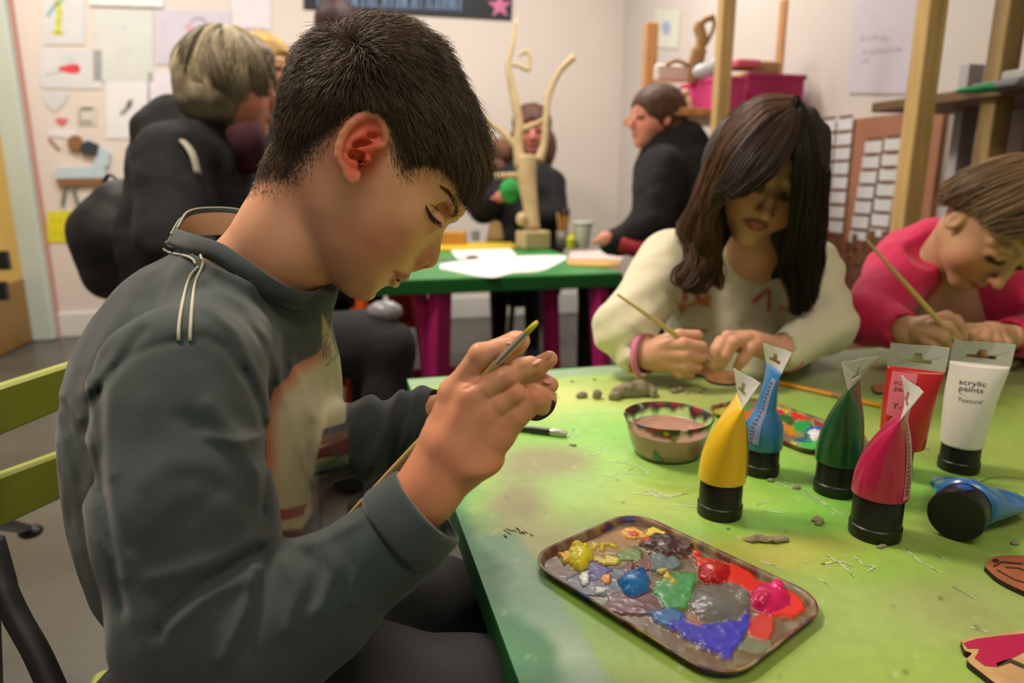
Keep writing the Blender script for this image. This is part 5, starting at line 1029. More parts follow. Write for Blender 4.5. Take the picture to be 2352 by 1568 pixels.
# pale stitching: along the collar base and two lines over the shoulder
stm=mat('stitch_thread',(196,196,176),.8)
b=MB(); k0=0
def onshirt(pts,n=8,lift=.0012):
    q=spline(np.array(pts,float),n); r=march(lambda p:shirtf(p),q[:,0],q[:,1],.3,.8); return r-FW*lift
b.tube(onshirt([(457,612),(438,636),(424,680),(414,740),(412,782)]),.0012,8); b.tube(onshirt([(467,598),(466,612),(450,650),(443,700),(438,782)]),.0012,8); 
b.tube(cp[:22]-cW[:22]*.0085+cO[:22]*.0028,.0010,8) if False else None
b.tube(onshirt([(376,572),(390,580),(428,588),(445,597),(450,606)]),.0011,8); b.tube(onshirt([(384,556),(395,566),(436,570),(460,582),(468,598)],lift=.003),.0011,8)
n_=len(cp); jj=list(range(int(n_*.72),n_))+[0,1]; b.tube(cp[jj]+cW[jj]*.0085+cO[jj]*.0015,.0008,6); b.tube(cp[jj]+cW[jj]*.0025+cO[jj]*.0036,.0007,6)
build('shoulder_stitching',b,stm,boy,True)
# lining strip of the far inner collar
lp=cp[int(n_*.70):int(n_*.98)]; lo_=cO[int(n_*.70):int(n_*.98)]; lw=cW[int(n_*.70):int(n_*.98)]; k=len(lp)
V=np.vstack([lp+lw*.004-lo_*.0004,lp-lw*.007-lo_*.003,lp-lw*.018-lo_*.004]); raw('collar_lining',V,[(i,i+1,k+i+1,k+i) for i in range(k-1)]+[(k+i,k+i+1,2*k+i+1,2*k+i) for i in range(k-1)],mat('lining_cream',(196,170,136),.8),boy,None,True)
# trousers
tr=Fld(); tr.ell(P(560,1640,.665),(.15,.15,.085),k=.01)
tr.chain([P(520,1690,.585),P(820,1660,.545),P(1075,1650,.530)],[.080,.072,.056],k=.03,ki=.02); tr.chain([P(1075,1650,.530),P(1020,2100,.60)],[.055,.042],k=.02)
tr.chain([P(560,1600,.75),P(820,1430,.78),P(1010,1400,.80)],[.080,.070,.056],k=.03,ki=.02); tr.chain([P(1010,1400,.80),P(960,1800,.86)],[.055,.042],k=.02)
trf=lambda p:tr(p)-.0016*fbm(p,26,3,6)
sdfobj('trousers',trf,[-.50,.35,.0],[.04,1.10,.62],.005,mat('dark_denim',(44,46,48),.85,bump=(500,.3,.001),noise=(30,.15)),boy)
b=MB()
for q,d in(((1020,2100),.60),((960,1800),.86)):
    f=P(*q,d); z=max(f[2],.1); b.bar(f,np.array([f[0]-.01,f[1],.06]),.07,.07); b.box(np.array([f[0]+.04,f[1],.035]),.22,.08,.07,(RT,np.array([0,1.,0]),EZ),bev=.02)
build('shoes',b,mat('shoe_dark',(30,30,32),.6),boy)
# chair seat and legs under the boy
sc_=P(520,1640,.665); b=MB(); b.box(np.array([sc_[0],sc_[1],.345]),.36,.40,.02,bev=.005); build('seat',b,cg,ch)
for sx_ in(-.15,.15):
    for sy_ in(-.17,.17):
        b=MB(); b.bar(np.array([sc_[0]+sx_,sc_[1]+sy_,.335]),np.array([sc_[0]+sx_*1.3,sc_[1]+sy_*1.1,0]),.025,.025); build('leg',b,blk,ch)
def frame(fwd,up): f=nrm(fwd); u=nrm(up-f*(up@f)); r=np.cross(f,u); return r,f,u     # lateral, forward, up
def headf(C,fwd,up,s,f=None,ear=True,neck=None,lid=True):
    r,fw,u=frame(fwd,up); A=np.array([r,fw,u]); f=f or Fld()
    def q(x,y,z): return C+s*(r*x+fw*y+u*z)
    def e(c,rd,k=.02,mode='u'): f.ell(q(*c),np.array(rd)*s,A,k*s,mode)
    def ch(pts,rs,k=.02,mode='u'): f.chain([q(*p) for p in pts],[x*s for x in rs],k*s,mode)
    e((0,-.06,.10),(.355,.43,.39),0); e((0,.09,-.13),(.285,.27,.33),.10); e((0,.235,-.41),(.10,.09,.085),.10)
    for k in(-1,1):
        e((k*.17,.19,-.15),(.12,.12,.13),.08); e((k*.15,.40,.015),(.085,.075,.06),.06,'s'); e((k*.145,.295,.0),(.085,.075,.066),.03)
        ch([(k*.06,.36,.085),(k*.17,.335,.10),(k*.25,.26,.07)],(.026,.026,.022),.05)
        if ear: e((k*.355,-.04,-.04),(.035,.075,.11),.03); e((k*.395,-.02,-.04),(.025,.035,.06),.02,'s')
    ch([(0,.345,.04),(0,.40,-.07),(0,.445,-.165)],(.026,.033,.046),.04)
    for k in(-1,1): e((k*.045,.405,-.175),(.034,.038,.03),.02); e((k*.026,.43,-.205),(.016,.02,.014),.008,'s')
    ch([(-.085,.325,-.288),(-.035,.36,-.276),(0,.366,-.281),(.035,.36,-.276),(.085,.325,-.288)],[.012,.019,.018,.019,.012],.02)
    ch([(-.075,.325,-.300),(0,.355,-.318),(.075,.325,-.300)],[.012,.023,.012],.02)
    ch([(-.085,.345,-.294),(0,.388,-.299),(.085,.345,-.294)],[.003,.004,.003],.004,'s')
    return f,q,A
def skincol(q,A,C,s,base,lip,cheek,hairc=None,hair=None):
    def fn(V):
        p=(V-C)@A.T/s; c=np.tile(L(base),(len(V),1)); g=lambda a,b,d,r:np.clip(1-np.sqrt((p[:,0]-a)**2+(p[:,1]-b)**2+(p[:,2]-d)**2)/r,0,1)
        for k in(-1,1): c=lerpc(c,L(cheek),g(k*.19,.27,-.14,.2)*.8)
        c=lerpc(c,L(cheek),g(0,.45,-.17,.10)*.6)
        for x in(-.06,-.03,0,.03,.06): c=lerpc(c,L(lip),np.clip(g(x,.36,-.298,.046)*3,0,1)*.6)
        for k in(-1,1):
            for x,z in((.09,-.028),(.13,-.038),(.17,-.038),(.205,-.028)): c=lerpc(c,L((44,28,22)),np.clip(g(k*x,.37-abs(x-.13)*.4,z,.045)*3,0,1)*.85)
            for x,z in((.08,.10),(.13,.115),(.18,.115),(.23,.095)): c=lerpc(c,L(hairc or (70,46,34)),np.clip(g(k*x,.36-(x-.08)*.4,z,.045)*2.2,0,1)*.6)
        return c
    return fn
def sheet(guides,n,wave=0,freq=9,K=22,wid=0,seed=0,jit=.002):
    G=np.array([ [spline(np.array(PP(g)),10)[int(t*((len(g)-1)*10))] for t in np.linspace(0,1,K)] for g in guides])
    r=np.random.default_rng(seed); u=r.random(n)*(len(G)-1); i=np.minimum(u.astype(int),len(G)-2); f=(u-i)[:,None,None]; f=f*.8+.1*np.round(f*5)/5*2 if False else f
    p=G[i]*(1-f)+G[i+1]*f; t=np.linspace(0,1,K)[None,:,None]; cl=np.floor(u*7)
    ph=cl*2.1+r.normal(size=n)*.25; a=wave*(t**1.6)[...,0]*(.7+.3*np.sin(cl*5))[:,None]
    p=p+np.stack([a*np.sin(freq*t[...,0]*(1+.15*np.sin(cl))[:,None]+ph[:,None]),a*.6*np.cos(freq*t[...,0]+ph[:,None]),np.zeros_like(a)],2)
    p=p+r.normal(size=(n,1,3))*jit*(.5+t)+FW*0; lens=r.uniform(.86,1,n); return np.array([[p[j,min(int(x*lens[j]),K-1)] for x in range(K)] for j in range(n)]) if False else p
def limb(f,pts,rs,k=.02,ki=None): f.chain([P(*q) for q in pts],rs,k=k,ki=ki or k)
def fingers(f,lst,k=.004):
    for pts,rs in lst: f.chain([P(*q) for q in pts],rs,k=k)
# ================= girl in the cream jumper
d0=1.12; s1=.212; C1=P(1759,403,d0); fwd=nrm(-FW*math.cos(.50)-UP*math.sin(.50)-RT*.15); upv=nrm(UP+.33*RT)
f1,q1,A1=headf(C1,fwd,upv,s1)
f1.chain([q1(0,-.10,-.25),P(1735,570,1.20),P(1720,620,1.27)],[.048,.045,.055],k=.012)
limb(f1,[(1720,640,1.29),(1700,840,1.30)],[.08,.09],.03); limb(f1,[(1700,620,1.29),(1530,600,1.27),(1430,760,1.15),(1490,816,1.11)],[.05,.035,.028,.0235],.02); limb(f1,[(1740,620,1.28),(1855,620,1.25),(1900,750,1.18),(1810,806,1.12),(1785,804,1.115)],[.05,.035,.028,.022,.021],.02)
h1=Fld(); h1.cap(P(1490,816,1.11),P(1506,815,1.105),.0235,.024,k=0); h1.ell(P(1527,812,1.10),(.030,.024,.030),(RT,FW,UP),k=.01)
fingers(h1,[([(1520,785,1.095),(1560,770,1.085),(1602,770,1.085)],[.011,.0095,.0085]),([(1525,795,1.085),(1570,790,1.07),(1612,796,1.072)],[.011,.0098,.0085]),([(1525,815,1.085),(1575,815,1.07),(1612,820,1.078)],[.0115,.0100,.0085]),([(1525,835,1.09),(1575,840,1.075),(1602,843,1.085)],[.011,.0095,.0080]),([(1530,825,1.09),(1560,856,1.085),(1585,858,1.09)],[.010,.0088,.0075])],.0035)
h1.cap(P(1790,804,1.115),P(1760,797,1.11),.021,.021,k=0); h1.ell(P(1722,788,1.10),(.030,.022,.021),(RT,FW,UP),k=.012)
fingers(h1,[([(1712,776,1.09),(1672,774,1.08),(1648,805,1.08),(1636,838,1.085)],[.0112,.0100,.0090,.0075]),([(1715,780,1.085),(1686,786,1.07),(1668,815,1.075),(1657,838,1.085)],[.0112,.0098,.0088,.0075]),([(1735,792,1.085),(1724,800,1.075),(1705,826,1.075),(1694,842,1.085)],[.0110,.0098,.0088,.0075]),([(1700,772,1.095),(1655,785,1.09),(1632,815,1.09),(1622,832,1.092)],[.010,.009,.008,.007])],.0035)
girl=thing('person','girl in cream jumper with long dark wavy hair painting at the far side','person',np.array([*P(1700,800,1.3)[:2],0]))
base1=(224,168,138); sc1=skincol(q1,A1,C1,s1,base1,(168,72,66),(204,104,80),(52,36,28))
Va,Qa=surfnet(f1,[.15,.90,.40],[.68,1.45,1.14],.003); 
hb=lambda p:h1(p)
Vb,Qb=surfnet(hb,[.17,.98,.58],[.46,1.16,.72],.0018)
V=np.vstack([Va,Vb]); raw('body',V,np.vstack([Qa,Qb+len(Va)]),mat('skin_girl',base1,.5,attr=True,sss=.1,spec=.4),girl,sc1(V),True,fastq=True)
s=Fld(); s.cap(P(1700,650,1.30),P(1690,860,1.30),.128,.135,k=0,flat=(FW,.72))
limb(s,[(1700,615,1.29),(1540,605,1.27),(1432,755,1.15)],[.075,.058,.050],.03,.02); limb(s,[(1432,755,1.15),(1466,812,1.125)],[.047,.037],.012)
limb(s,[(1730,615,1.285),(1850,625,1.255),(1895,745,1.18)],[.075,.058,.050],.03,.02); limb(s,[(1895,745,1.18),(1812,806,1.125)],[.047,.034],.012)
s.ell(P(1735,560,1.235),(.055,.060,.045),k=.006,mode='s'); s.cap(P(1470,814,1.12),P(1530,816,1.09),.0300,.034,k=.003,mode='s'); s.cap(P(1808,806,1.123),P(1770,800,1.11),.0265,.030,k=.003,mode='s')
def jf(p):
    d=s(p); x,y,_=proj(p); n=np.abs(d)<.03; e=np.zeros(len(p)); e[n]=.0035*fbm(p[n],24,3,2)+.002*np.sin(y[n]*.09+x[n]*.05)*np.clip(np.abs(x[n]-1690)/150-.6,0,1); return d-e
def jc(V):
    x,y,d=proj(V); c=np.tile(L((232,226,196)),(len(V),1))
    def b(p,cl,k=1): nonlocal c; c=lerpc(c,L(cl),pmask(x,y,p,4)*k)
    b([(1550,690),(1578,700),(1604,684),(1632,674),(1630,706),(1600,700),(1580,706),(1566,726)],(214,140,60)); b([(1570,664),(1580,662),(1578,694),(1566,692)],(206,40,90)); b([(1584,664),(1592,660),(1612,684),(1602,690)],(206,40,90))
    b([(1726,690),(1762,660),(1766,668),(1732,700)],(206,40,90)); b([(1764,664),(1772,664),(1770,716),(1762,716)],(190,50,70)); b([(1570,752),(1626,758),(1624,763),(1572,758)],(130,80,90)); b([(1690,762),(1715,768),(1738,756),(1736,772),(1712,776)],(130,80,90)); b([(1790,700),(1840,716),(1838,724),(1792,712)],(200,160,90)); return c
V,Q=surfnet(jf,[.12,.92,.42],[.70,1.48,.90],.004); raw('jumper',V,Q,mat('cream_fleece',(232,226,196),.9,attr=True,bump=(300,.5,.002),sheen=.4),girl,jc(V),True,fastq=True)
def ringband(c,ax,r,w,th,nm,m,par,n=40):
    ax=nrm(ax); u=nrm(np.cross(ax,UP)); v=np.cross(ax,u); b=MB(); b.lathe(c,[(r-th,0),(r,0),(r+.001,w/2),(r,w),(r-th,w),(r-th,0)],n,(u,v,ax)); return build(nm,b,m,par,True)
pk=mat('cuff_pink',(232,140,180),.8); pa=P(1466,812,1.125); pb=P(1510,816,1.105); ringband(pa+nrm(pb-pa)*.004,pb-pa,.0375,.010,.006,'cuff',pk,girl); pa=P(1816,806,1.126); pb=P(1780,802,1.112); ringband(pa,pb-pa,.0335,.009,.005,'cuff',pk,girl)
hc1=Fld(); hc1.ell(q1(0,-.09,.16),np.array([.405,.45,.40])*s1,A1,0); hc1.chain([q1(0,-.25,0),P(1765,500,1.22),P(1760,640,1.27)],[.095,.085,.06],k=.03); hc1.ell(q1(0,.40,-.22),np.array([.33,.42,.42])*s1,A1,k=.01,mode='s')
V,Q=surfnet(lambda p:hc1(p)+.002*np.sin(proj(p)[0]*.12+proj(p)[1]*.05),[.28,.92,.72],[.62,1.42,1.16],.005); raw('hair_base',V,Q,mat('hair_dark_base',(34,26,22),.6),girl,None,True,fastq=True)
SA=[[(1825,222,1.09),(1750,222,1.11),(1675,270,1.16),(1625,370,1.19),(1590,470,1.19),(1566,530,1.17),(1580,580,1.15),(1556,625,1.13)],
 [(1820,228,1.05),(1745,238,1.06),(1670,295,1.09),(1625,385,1.12),(1600,470,1.13),(1582,530,1.14),(1600,600,1.12),(1580,660,1.11)],
 [(1815,240,1.02),(1745,258,1.01),(1684,325,1.02),(1645,400,1.05),(1622,480,1.08),(1615,560,1.10),(1632,620,1.10),(1610,670,1.10)],
 [(1815,248,1.00),(1760,275,.975),(1708,335,.965),(1672,400,.985),(1650,450,1.02),(1640,520,1.06),(1645,590,1.10),(1640,650,1.11)]]
SF=[[(1815,248,1.00),(1757,278,.972),(1703,340,.960),(1670,395,.965),(1654,425,.975),(1642,442,.985)],[(1822,252,.99),(1785,300,.955),(1740,355,.940),(1705,405,.945),(1690,430,.95),(1672,446,.96)],
 [(1828,256,.99),(1810,305,.955),(1780,362,.935),(1745,405,.935),(1720,428,.94),(1695,444,.945)],[(1834,262,.99),(1826,308,.96),(1808,350,.94),(1785,385,.935),(1765,405,.935),(1740,424,.94)]]
SC=[[(1834,258,1.00),(1830,320,.965),(1826,400,.96),(1822,470,.985),(1812,540,1.03),(1795,610,1.10),(1815,660,1.12),(1822,720,1.13)],[(1838,250,1.01),(1856,320,1.00),(1858,400,1.00),(1850,480,1.02),(1846,560,1.07),(1845,640,1.11),(1850,700,1.12)],
 [(1835,238,1.05),(1876,300,1.06),(1888,390,1.07),(1884,480,1.09),(1876,560,1.11),(1870,630,1.13),(1862,685,1.14)],[(1828,222,1.1),(1888,292,1.14),(1900,400,1.16),(1893,500,1.17),(1885,580,1.17),(1872,640,1.17)]]
SB_=[[(1690,520,1.15),(1665,560,1.15),(1650,600,1.14),(1640,640,1.13)],[(1660,470,1.10),(1640,540,1.11),(1625,600,1.11),(1610,655,1.10)]]
hm1=mat('hair_brown_dark',(60,44,34),.45,attr=True,spec=.35); al=[];cc=[]
def addsheet(G,n,wv,fq,sd,c0,c1): 
    p=sheet(G,n,wv,fq,24,0,sd); al.append(p); r=np.random.default_rng(sd+5); cc.append(lerpc(np.tile(L(c0),(n,1)),L(c1),np.clip(r.random(n)*.8+.2*np.sin(np.arange(n)),0,1)))
addsheet(SA,5200,.015,16,1,(56,38,28),(128,92,62)); addsheet(SF,3800,.0,1,2,(40,30,24),(82,60,46)); addsheet(SC,4600,.009,14,3,(26,20,18),(52,38,30)); addsheet(SB_,500,.004,9,4,(36,26,20),(70,50,36))
p=np.vstack(al); strands('hair',p,np.full(len(p),.00055),.0003,hm1,girl,np.vstack(cc))
# loose curls over the shoulder
for pts in ([(1570,600,1.10),(1545,620,1.09),(1545,650,1.09),(1580,660,1.09),(1605,640,1.09),(1595,600,1.10)],[(1590,560,1.1),(1600,600,1.09),(1580,640,1.09),(1560,635,1.09)]): build('hair_curl',MB().tube(spline(PP(pts),8),.0016,6),mat('hair_curl',(58,40,28),.5),girl,True)
b=MB(); b.bar(P(1620,1100,1.34)*np.array([1,1,0])+EZ*.0,P(1620,1100,1.34)*np.array([1,1,0])+EZ*.40,.03,.03)
def stool(label,x,y,m=blk,h=.34):
    t=thing('stool',label,'stool',np.array([x,y,0])); b=MB(); b.lathe(np.array([x,y,h-.03]),[(0,0),(.15,0),(.155,.015),(.15,.03),(0,.03)],24); build('seat',b,m,t)
    for k in range(4):
        a=math.pi/4+k*math.pi/2; b=MB(); b.bar(np.array([x+.1*math.cos(a),y+.1*math.sin(a),h-.03]),np.array([x+.15*math.cos(a),y+.15*math.sin(a),0]),.022,.022); build('leg',b,m,t)
def seatbody(par,pts,m,rs=(.085,.07,.05,.045),nm='trousers',vox=.008):
    f=Fld(); f.chain(pts,rs,k=.02); P_=np.array(pts); sdfobj(nm,f,P_.min(0)-.1,P_.max(0)+.1,vox,m,par)
dk=mat('cloth_dark',(36,36,40),.85)
def lowbody(par,x,y,h,fd,m,sp=.08,top=None):
    sd=np.array([-fd[1],fd[0],0]); c=np.array([x,y,h+.06])
    for k in(-1,1):
        a=c+sd*sp*k; kn=a+fd*.34+EZ*0; f_=kn+fd*.02; f_=np.array([f_[0],f_[1],.05]); fl=Fld(); fl.chain([a,kn,f_],[.075,.055,.035],k=.01); fl.cap(f_-fd*.02,f_+fd*.10-EZ*.01,.038,.03,k=.01)
        P_=np.array([a,kn,f_]); sdfobj('trouser_leg',fl,P_.min(0)-.14,P_.max(0)+.14,.008,m,par)
gx=P(1700,800,1.33); stool('dark stool under the girl in the cream jumper',gx[0],gx[1]); lowbody(girl,gx[0],gx[1]-.04,.33,nrm(np.array([-.1,-1.,0])),dk)
brush('pale wooden brush with white tip held by the girl in cream',P(1672,852,1.085),P(1418,676,1.06),.0035,(222,206,180),.045,.010)
o=bpy.data.objects[-1]
# ================= child in pink
s2=.205; C2=P(2284,526,1.17); fw2=nrm(-.80*UP-.5*FW+.02*RT); up2=nrm(.5*UP-.78*FW+.34*RT)
f2,q2,A2=headf(C2,fw2,up2,s2); f2.chain([q2(0,-.12,-.2),P(2200,570,1.25),P(2130,620,1.31)],[.050,.046,.06],k=.015)
limb(f2,[(2090,620,1.30),(1998,725,1.23),(2085,762,1.16),(2110,765,1.15)],[.035,.028,.023,.022],.02); limb(f2,[(2120,640,1.34),(2180,850,1.36)],[.08,.08],.03); limb(f2,[(2200,640,1.38),(2380,680,1.34),(2400,760,1.25),(2330,775,1.17)],[.05,.035,.028,.022],.02)
h2=Fld(); h2.cap(P(2085,762,1.16),P(2105,762,1.15),.0225,.0225,k=0); h2.ell(P(2130,760,1.135),(.030,.024,.026),(RT,FW,UP),k=.01)
fingers(h2,[([(2135,738,1.125),(2175,728,1.115),(2200,745,1.115),(2212,775,1.12)],[.0115,.0100,.009,.0078]),([(2140,750,1.115),(2178,752,1.10),(2198,778,1.105)],[.0115,.0100,.0085]),([(2135,765,1.115),(2165,775,1.10),(2178,795,1.11)],[.011,.0095,.0080]),([(2125,780,1.12),(2145,795,1.11),(2155,802,1.115)],[.0105,.009,.0078]),([(2150,735,1.14),(2195,735,1.135),(2218,762,1.13)],[.010,.009,.008])],.0035)
h2.cap(P(2330,775,1.18),P(2300,772,1.165),.021,.021,k=0); h2.ell(P(2275,768,1.15),(.028,.022,.022),(RT,FW,UP),k=.01)
fingers(h2,[([(2258,762,1.135),(2238,770,1.125),(2234,800,1.125)],[.0105,.0096,.0078]),([(2268,765,1.13),(2262,780,1.115),(2262,812,1.12)],[.0105,.0096,.0078]),([(2282,768,1.13),(2288,785,1.115),(2290,815,1.12)],[.0105,.0094,.0078]),([(2296,772,1.135),(2312,788,1.12),(2316,812,1.125)],[.010,.0088,.0074]),([(2255,755,1.14),(2222,755,1.135),(2208,768,1.135)],[.010,.009,.008])],.0035)
kid=thing('person','child in bright pink top with light brown hair, head bent over brush','person',np.array([*P(2150,700,1.38)[:2],0]))
base2=(206,160,124); sc2=skincol(q2,A2,C2,s2,base2,(178,96,80),(214,130,100),(120,90,60))
Va,Qa=surfnet(f2,[.50,.95,.40],[1.16,1.52,1.12],.0035); Vb,Qb=surfnet(h2,[.60,1.0,.58],[.92,1.24,.74],.002)
V=np.vstack([Va,Vb]); raw('body',V,np.vstack([Qa,Qb+len(Va)]),mat('skin_child',base2,.5,attr=True,sss=.1,spec=.4),kid,sc2(V),True,fastq=True)
s=Fld(); s.cap(P(2170,660,1.40),P(2200,860,1.42),.135,.14,k=0,flat=(FW,.75))
limb(s,[(2150,610,1.36),(2075,625,1.30),(1998,728,1.225)],[.085,.062,.050],.03,.02); limb(s,[(1998,728,1.225),(2078,762,1.16)],[.046,.034],.012); limb(s,[(2200,640,1.40),(2380,680,1.36),(2400,770,1.27),(2325,775,1.18)],[.09,.06,.046,.034],.03,.02); s.chain([P(2145,575,1.30),P(2100,600,1.33)],[.062,.07],k=.02)
s.cap(P(2150,555,1.215),P(2190,530,1.19),.050,.052,k=.006,mode='s'); s.cap(P(2080,762,1.155),P(2130,765,1.13),.028,.034,k=.003,mode='s'); s.cap(P(2318,775,1.175),P(2280,770,1.15),.027,.034,k=.003,mode='s')
V,Q=surfnet(lambda p:s(p)-.005*fbm(p,18,3,9),[.48,.98,.42],[1.22,1.58,.95],.005); raw('top',V,Q,mat('pink_jersey',(214,30,88),.8,bump=(300,.4,.002),sheen=.2,noise=(10,.12)),kid,None,True,fastq=True)
hc2=Fld(); hc2.ell(q2(0,-.10,.16),np.array([.375,.44,.385])*s2,A2,0); hc2.ell(q2(0,.40,-.16),np.array([.40,.34,.46])*s2,A2,k=.01,mode='s'); hc2.ell(q2(.36,.02,-.10),np.array([.2,.14,.2])*s2,A2,k=.01,mode='s')
V,Q=surfnet(lambda p:hc2(p)+.003*fbm(p,60,2,3),[.60,.95,.80],[1.05,1.35,1.14],.004); raw('hair_base',V,Q,mat('hair_light_base',(120,96,66),.6,noise=(60,.3)),kid,None,True,fastq=True)
sg=1
def Q2(x,y,z): return q2(sg*x,y,z)
def qs(pts): 
    out=[]
    for p in pts:
        w=Q2(*p); x,y,d=proj(w[None]); out.append((x[0],y[0],d[0]))
    return out
G2=[qs([(.0,.10,.58),(.20,.16,.48),(.33,.20,.30),(.375,.20,.17)]),qs([(.0,.0,.60),(.22,.04,.52),(.36,.06,.30),(.39,.04,.14)]),qs([(.0,-.12,.60),(.22,-.12,.52),(.42,-.12,.26),(.44,-.16,.06),(.36,-.26,-.06)]),qs([(.0,-.30,.52),(.20,-.32,.45),(.36,-.34,.22),(.36,-.38,.02),(.22,-.42,-.18)])]
G3=[qs([(.0,.05,.58),(.12,.20,.50),(.26,.26,.34),(.36,.22,.18)]),qs([(.0,.05,.58),(.06,.27,.49),(.16,.36,.36),(.28,.32,.22)]),qs([(.0,.05,.58),(-.06,.28,.49),(-.12,.36,.36),(-.22,.34,.24)])]
sg=-1; G4=[qs([(.0,.10,.58),(.20,.16,.48),(.36,.20,.28),(.42,.20,.08)]),qs([(.0,-.12,.60),(.22,-.12,.52),(.42,-.12,.26),(.44,-.16,.06)]),qs([(.0,-.30,.52),(.20,-.32,.45),(.36,-.34,.22),(.36,-.38,.02)])]
p=np.vstack([sheet(G2,1700,.002,6,16,0,21,.003),sheet(G3,700,.002,6,16,0,22,.003),sheet(G4,1100,.002,6,16,0,23,.003)]); r_=rng.random(len(p)); strands('hair',p,np.full(len(p),.0008),.0004,mat('hair_light',(130,104,72),.45,attr=True),kid,lerpc(np.tile(L((96,74,50)),(len(p),1)),L((186,154,110)),r_**2))
gx=P(2160,700,1.40); stool('dark stool under the child in pink',gx[0],gx[1]); lowbody(kid,gx[0],gx[1]-.04,.33,nrm(np.array([-.05,-1.,0])),dk)
brush('long pale wooden brush held upright by the child in pink',P(2218,806,1.10),P(1989,550,1.09),.0036,(200,190,170),.03,.010)
# ---------- second table with its things
zt=.60; fl=PT(800,647,zt); fr_=PT(1419,634,zt); v0=fl@EY; u0_=fl@EX; u1_=.98; dp=1.25
bt=thing('craft_table','green-topped table with magenta trestle legs in the background','table',RM((u0_+u1_)/2,v0+dp/2,0))
gtop=mat('green_top_paint',(56,150,76),.35,noise=(5,.2)); gedge=mat('green_table_edge',(14,88,34),.45)
build('table_top',MB().box(RM((u0_+u1_)/2,v0+dp/2,zt-.003),u1_-u0_,dp,.006),gtop,bt); build('table_slab',MB().box(RM((u0_+u1_)/2,v0+dp/2,zt-.006-.0225),u1_-u0_,dp,.045,bev=.003),gedge,bt)
mg2=mat('magenta_leg',(176,34,112),.45,noise=(3,.1))
for px,w,dd in((962,.05,2.42),(1012,.085,2.42),(1262,.05,2.6),(1385,.075,2.5)):
    a=P(px,720,dd); u,v=a@EX,a@EY; b=MB(); b.bar(RM(u,max(v,v0+.05),zt-.05),RM(u+(.06 if px<1000 else -.02 if px<1100 else .03),v+.02,0),w,.045,bev=.004); build('leg',b,mg2,bt)
b=MB(); b.bar(RM(-.35,v0+.4,.16),RM(.75,v0+.4,.16),.03,.05); build('stretcher',b,mg2,bt)
def on(px,py,z=zt): return PT(px,py,z)
def box3(nm,label,cat,px,py,w,dp_,h,m,rot=0,bev=.004):
    c=on(px,py)+EZ*h/2; ax=(np.array([math.cos(rot),math.sin(rot),0]),np.array([-math.sin(rot),math.cos(rot),0]),EZ); return solo(nm,MB().box(c,w,dp_,h,ax,bev=bev),m,label,cat)
whp=mat('paper_bright',(244,244,240),.6)
def sheetp(label,pts,z,m=whp,nm='paper_sheet',th=.002,cat='paper'):
    p=[on(x,y,zt+z+th) for x,y in pts]; p=np.array(p); 
    if ((p[:,0]*np.roll(p[:,1],-1)-np.roll(p[:,0],-1)*p[:,1]).sum())<0: p=p[::-1]
    return solo(nm,MB().slab(p,EZ,th),m,label,cat)
sheetp('crumpled bright white paper spread on the near edge of the green table',spline([(1010,606),(1060,598),(1160,590),(1240,586),(1303,588),(1275,608),(1240,622),(1180,626),(1140,636),(1100,634),(1040,622),(1010,616)],3),.000)
sheetp('upper white paper sheet lying behind the crumpled one',[(1030,568),(1168,566),(1190,590),(1050,594)],.0025)
sheetp('flat yellow tray edge at the back of the green table',[(1005,556),(1175,556),(1185,566),(1005,572)],.001,mat('tray_yellow',(228,196,52),.5),'tray',.012,'tray')
sheetp('pale magazine with orange edge beside the white papers',[(1300,596),(1425,596),(1425,612),(1305,606)],.001,mat('magazine_orange',(222,180,96),.5),'magazine',.006,'magazine'); sheetp('open pink and white magazine on the right of the green table',[(1310,578),(1430,572),(1430,596),(1306,594)],.007,mat('magazine_pale',(236,214,206),.5),'magazine',.006,'magazine')
t=thing('scissors','dark scissors with red handle lying on the white paper','scissors',on(1060,600)); b=MB(); b.ell(on(1030,602)+EZ*.010,(.045,.012,.004),(EX,EY,EZ),10); build('blades',b,mat('scissor_steel',(110,104,116),.4,metal=.3),t,True); b=MB(); b.ell(on(1085,595)+EZ*.011,(.03,.012,.006),(EX,EY,EZ),10); build('handle',b,mat('scissor_red',(150,50,56),.4),t,True)
box3('wooden_box','open ochre wooden box left of the sculpture','box',1025,566,.20,.12,.075,mat('ochre_wood',(196,142,60),.6,noise=(6,.1)))
box3('paint_pot','small pale paint pots behind the white papers','paint pot',1092,552,.045,.045,.055,mat('pot_pale',(190,200,200),.5)); solo('plastic_cup',MB().lathe(PT(1015,520,zt+.075),[(0,0),(.022,0),(.028,.05),(.024,.05),(0,.045)],16),mat('cup_grey',(130,140,150),.4),'tiny grey cup standing on the ochre box','cup',smooth=True)
b=MB(); b.lathe(on(1138,556),[(0,0),(.05,0),(.046,.03),(.030,.10),(.016,.112),(0,.112)],16); solo('clay_cone',b,mat('clay_tan',(196,164,116),.8),'tan clay cone behind the white papers','clay cone',smooth=True)
wd=mat('sculpture_wood',(196,172,126),.75,noise=(12,.15)); t=thing('tree_sculpture','pale wooden branch sculpture on a block, standing on the green table','sculpture',on(1222,572))
c=on(1224,572); build('block',MB().box(c+EZ*.045,.135,.11,.085,(nrm(EX+.2*EY),nrm(EY-.2*EX),EZ),bev=.006),wd,t)
D=proj(c[None])[2][0]
def br(pts,r,dd=0): q=spline(PP([(x,y,D+dd) for x,y in pts]),6); b=MB(); b.tube(q,np.interp(np.linspace(0,1,len(q)),np.linspace(0,1,len(r)),r),10); build('branch',b,wd,t,True)
b=MB(); q=spline(PP([(1222,530,D),(1218,470,D),(1210,410,D),(1212,360,D)]),6); b.tube(q,np.interp(np.linspace(0,1,len(q)),[0,.3,.7,1],[.040,.036,.047,.05]),14); build('trunk',b,wd,t,True)
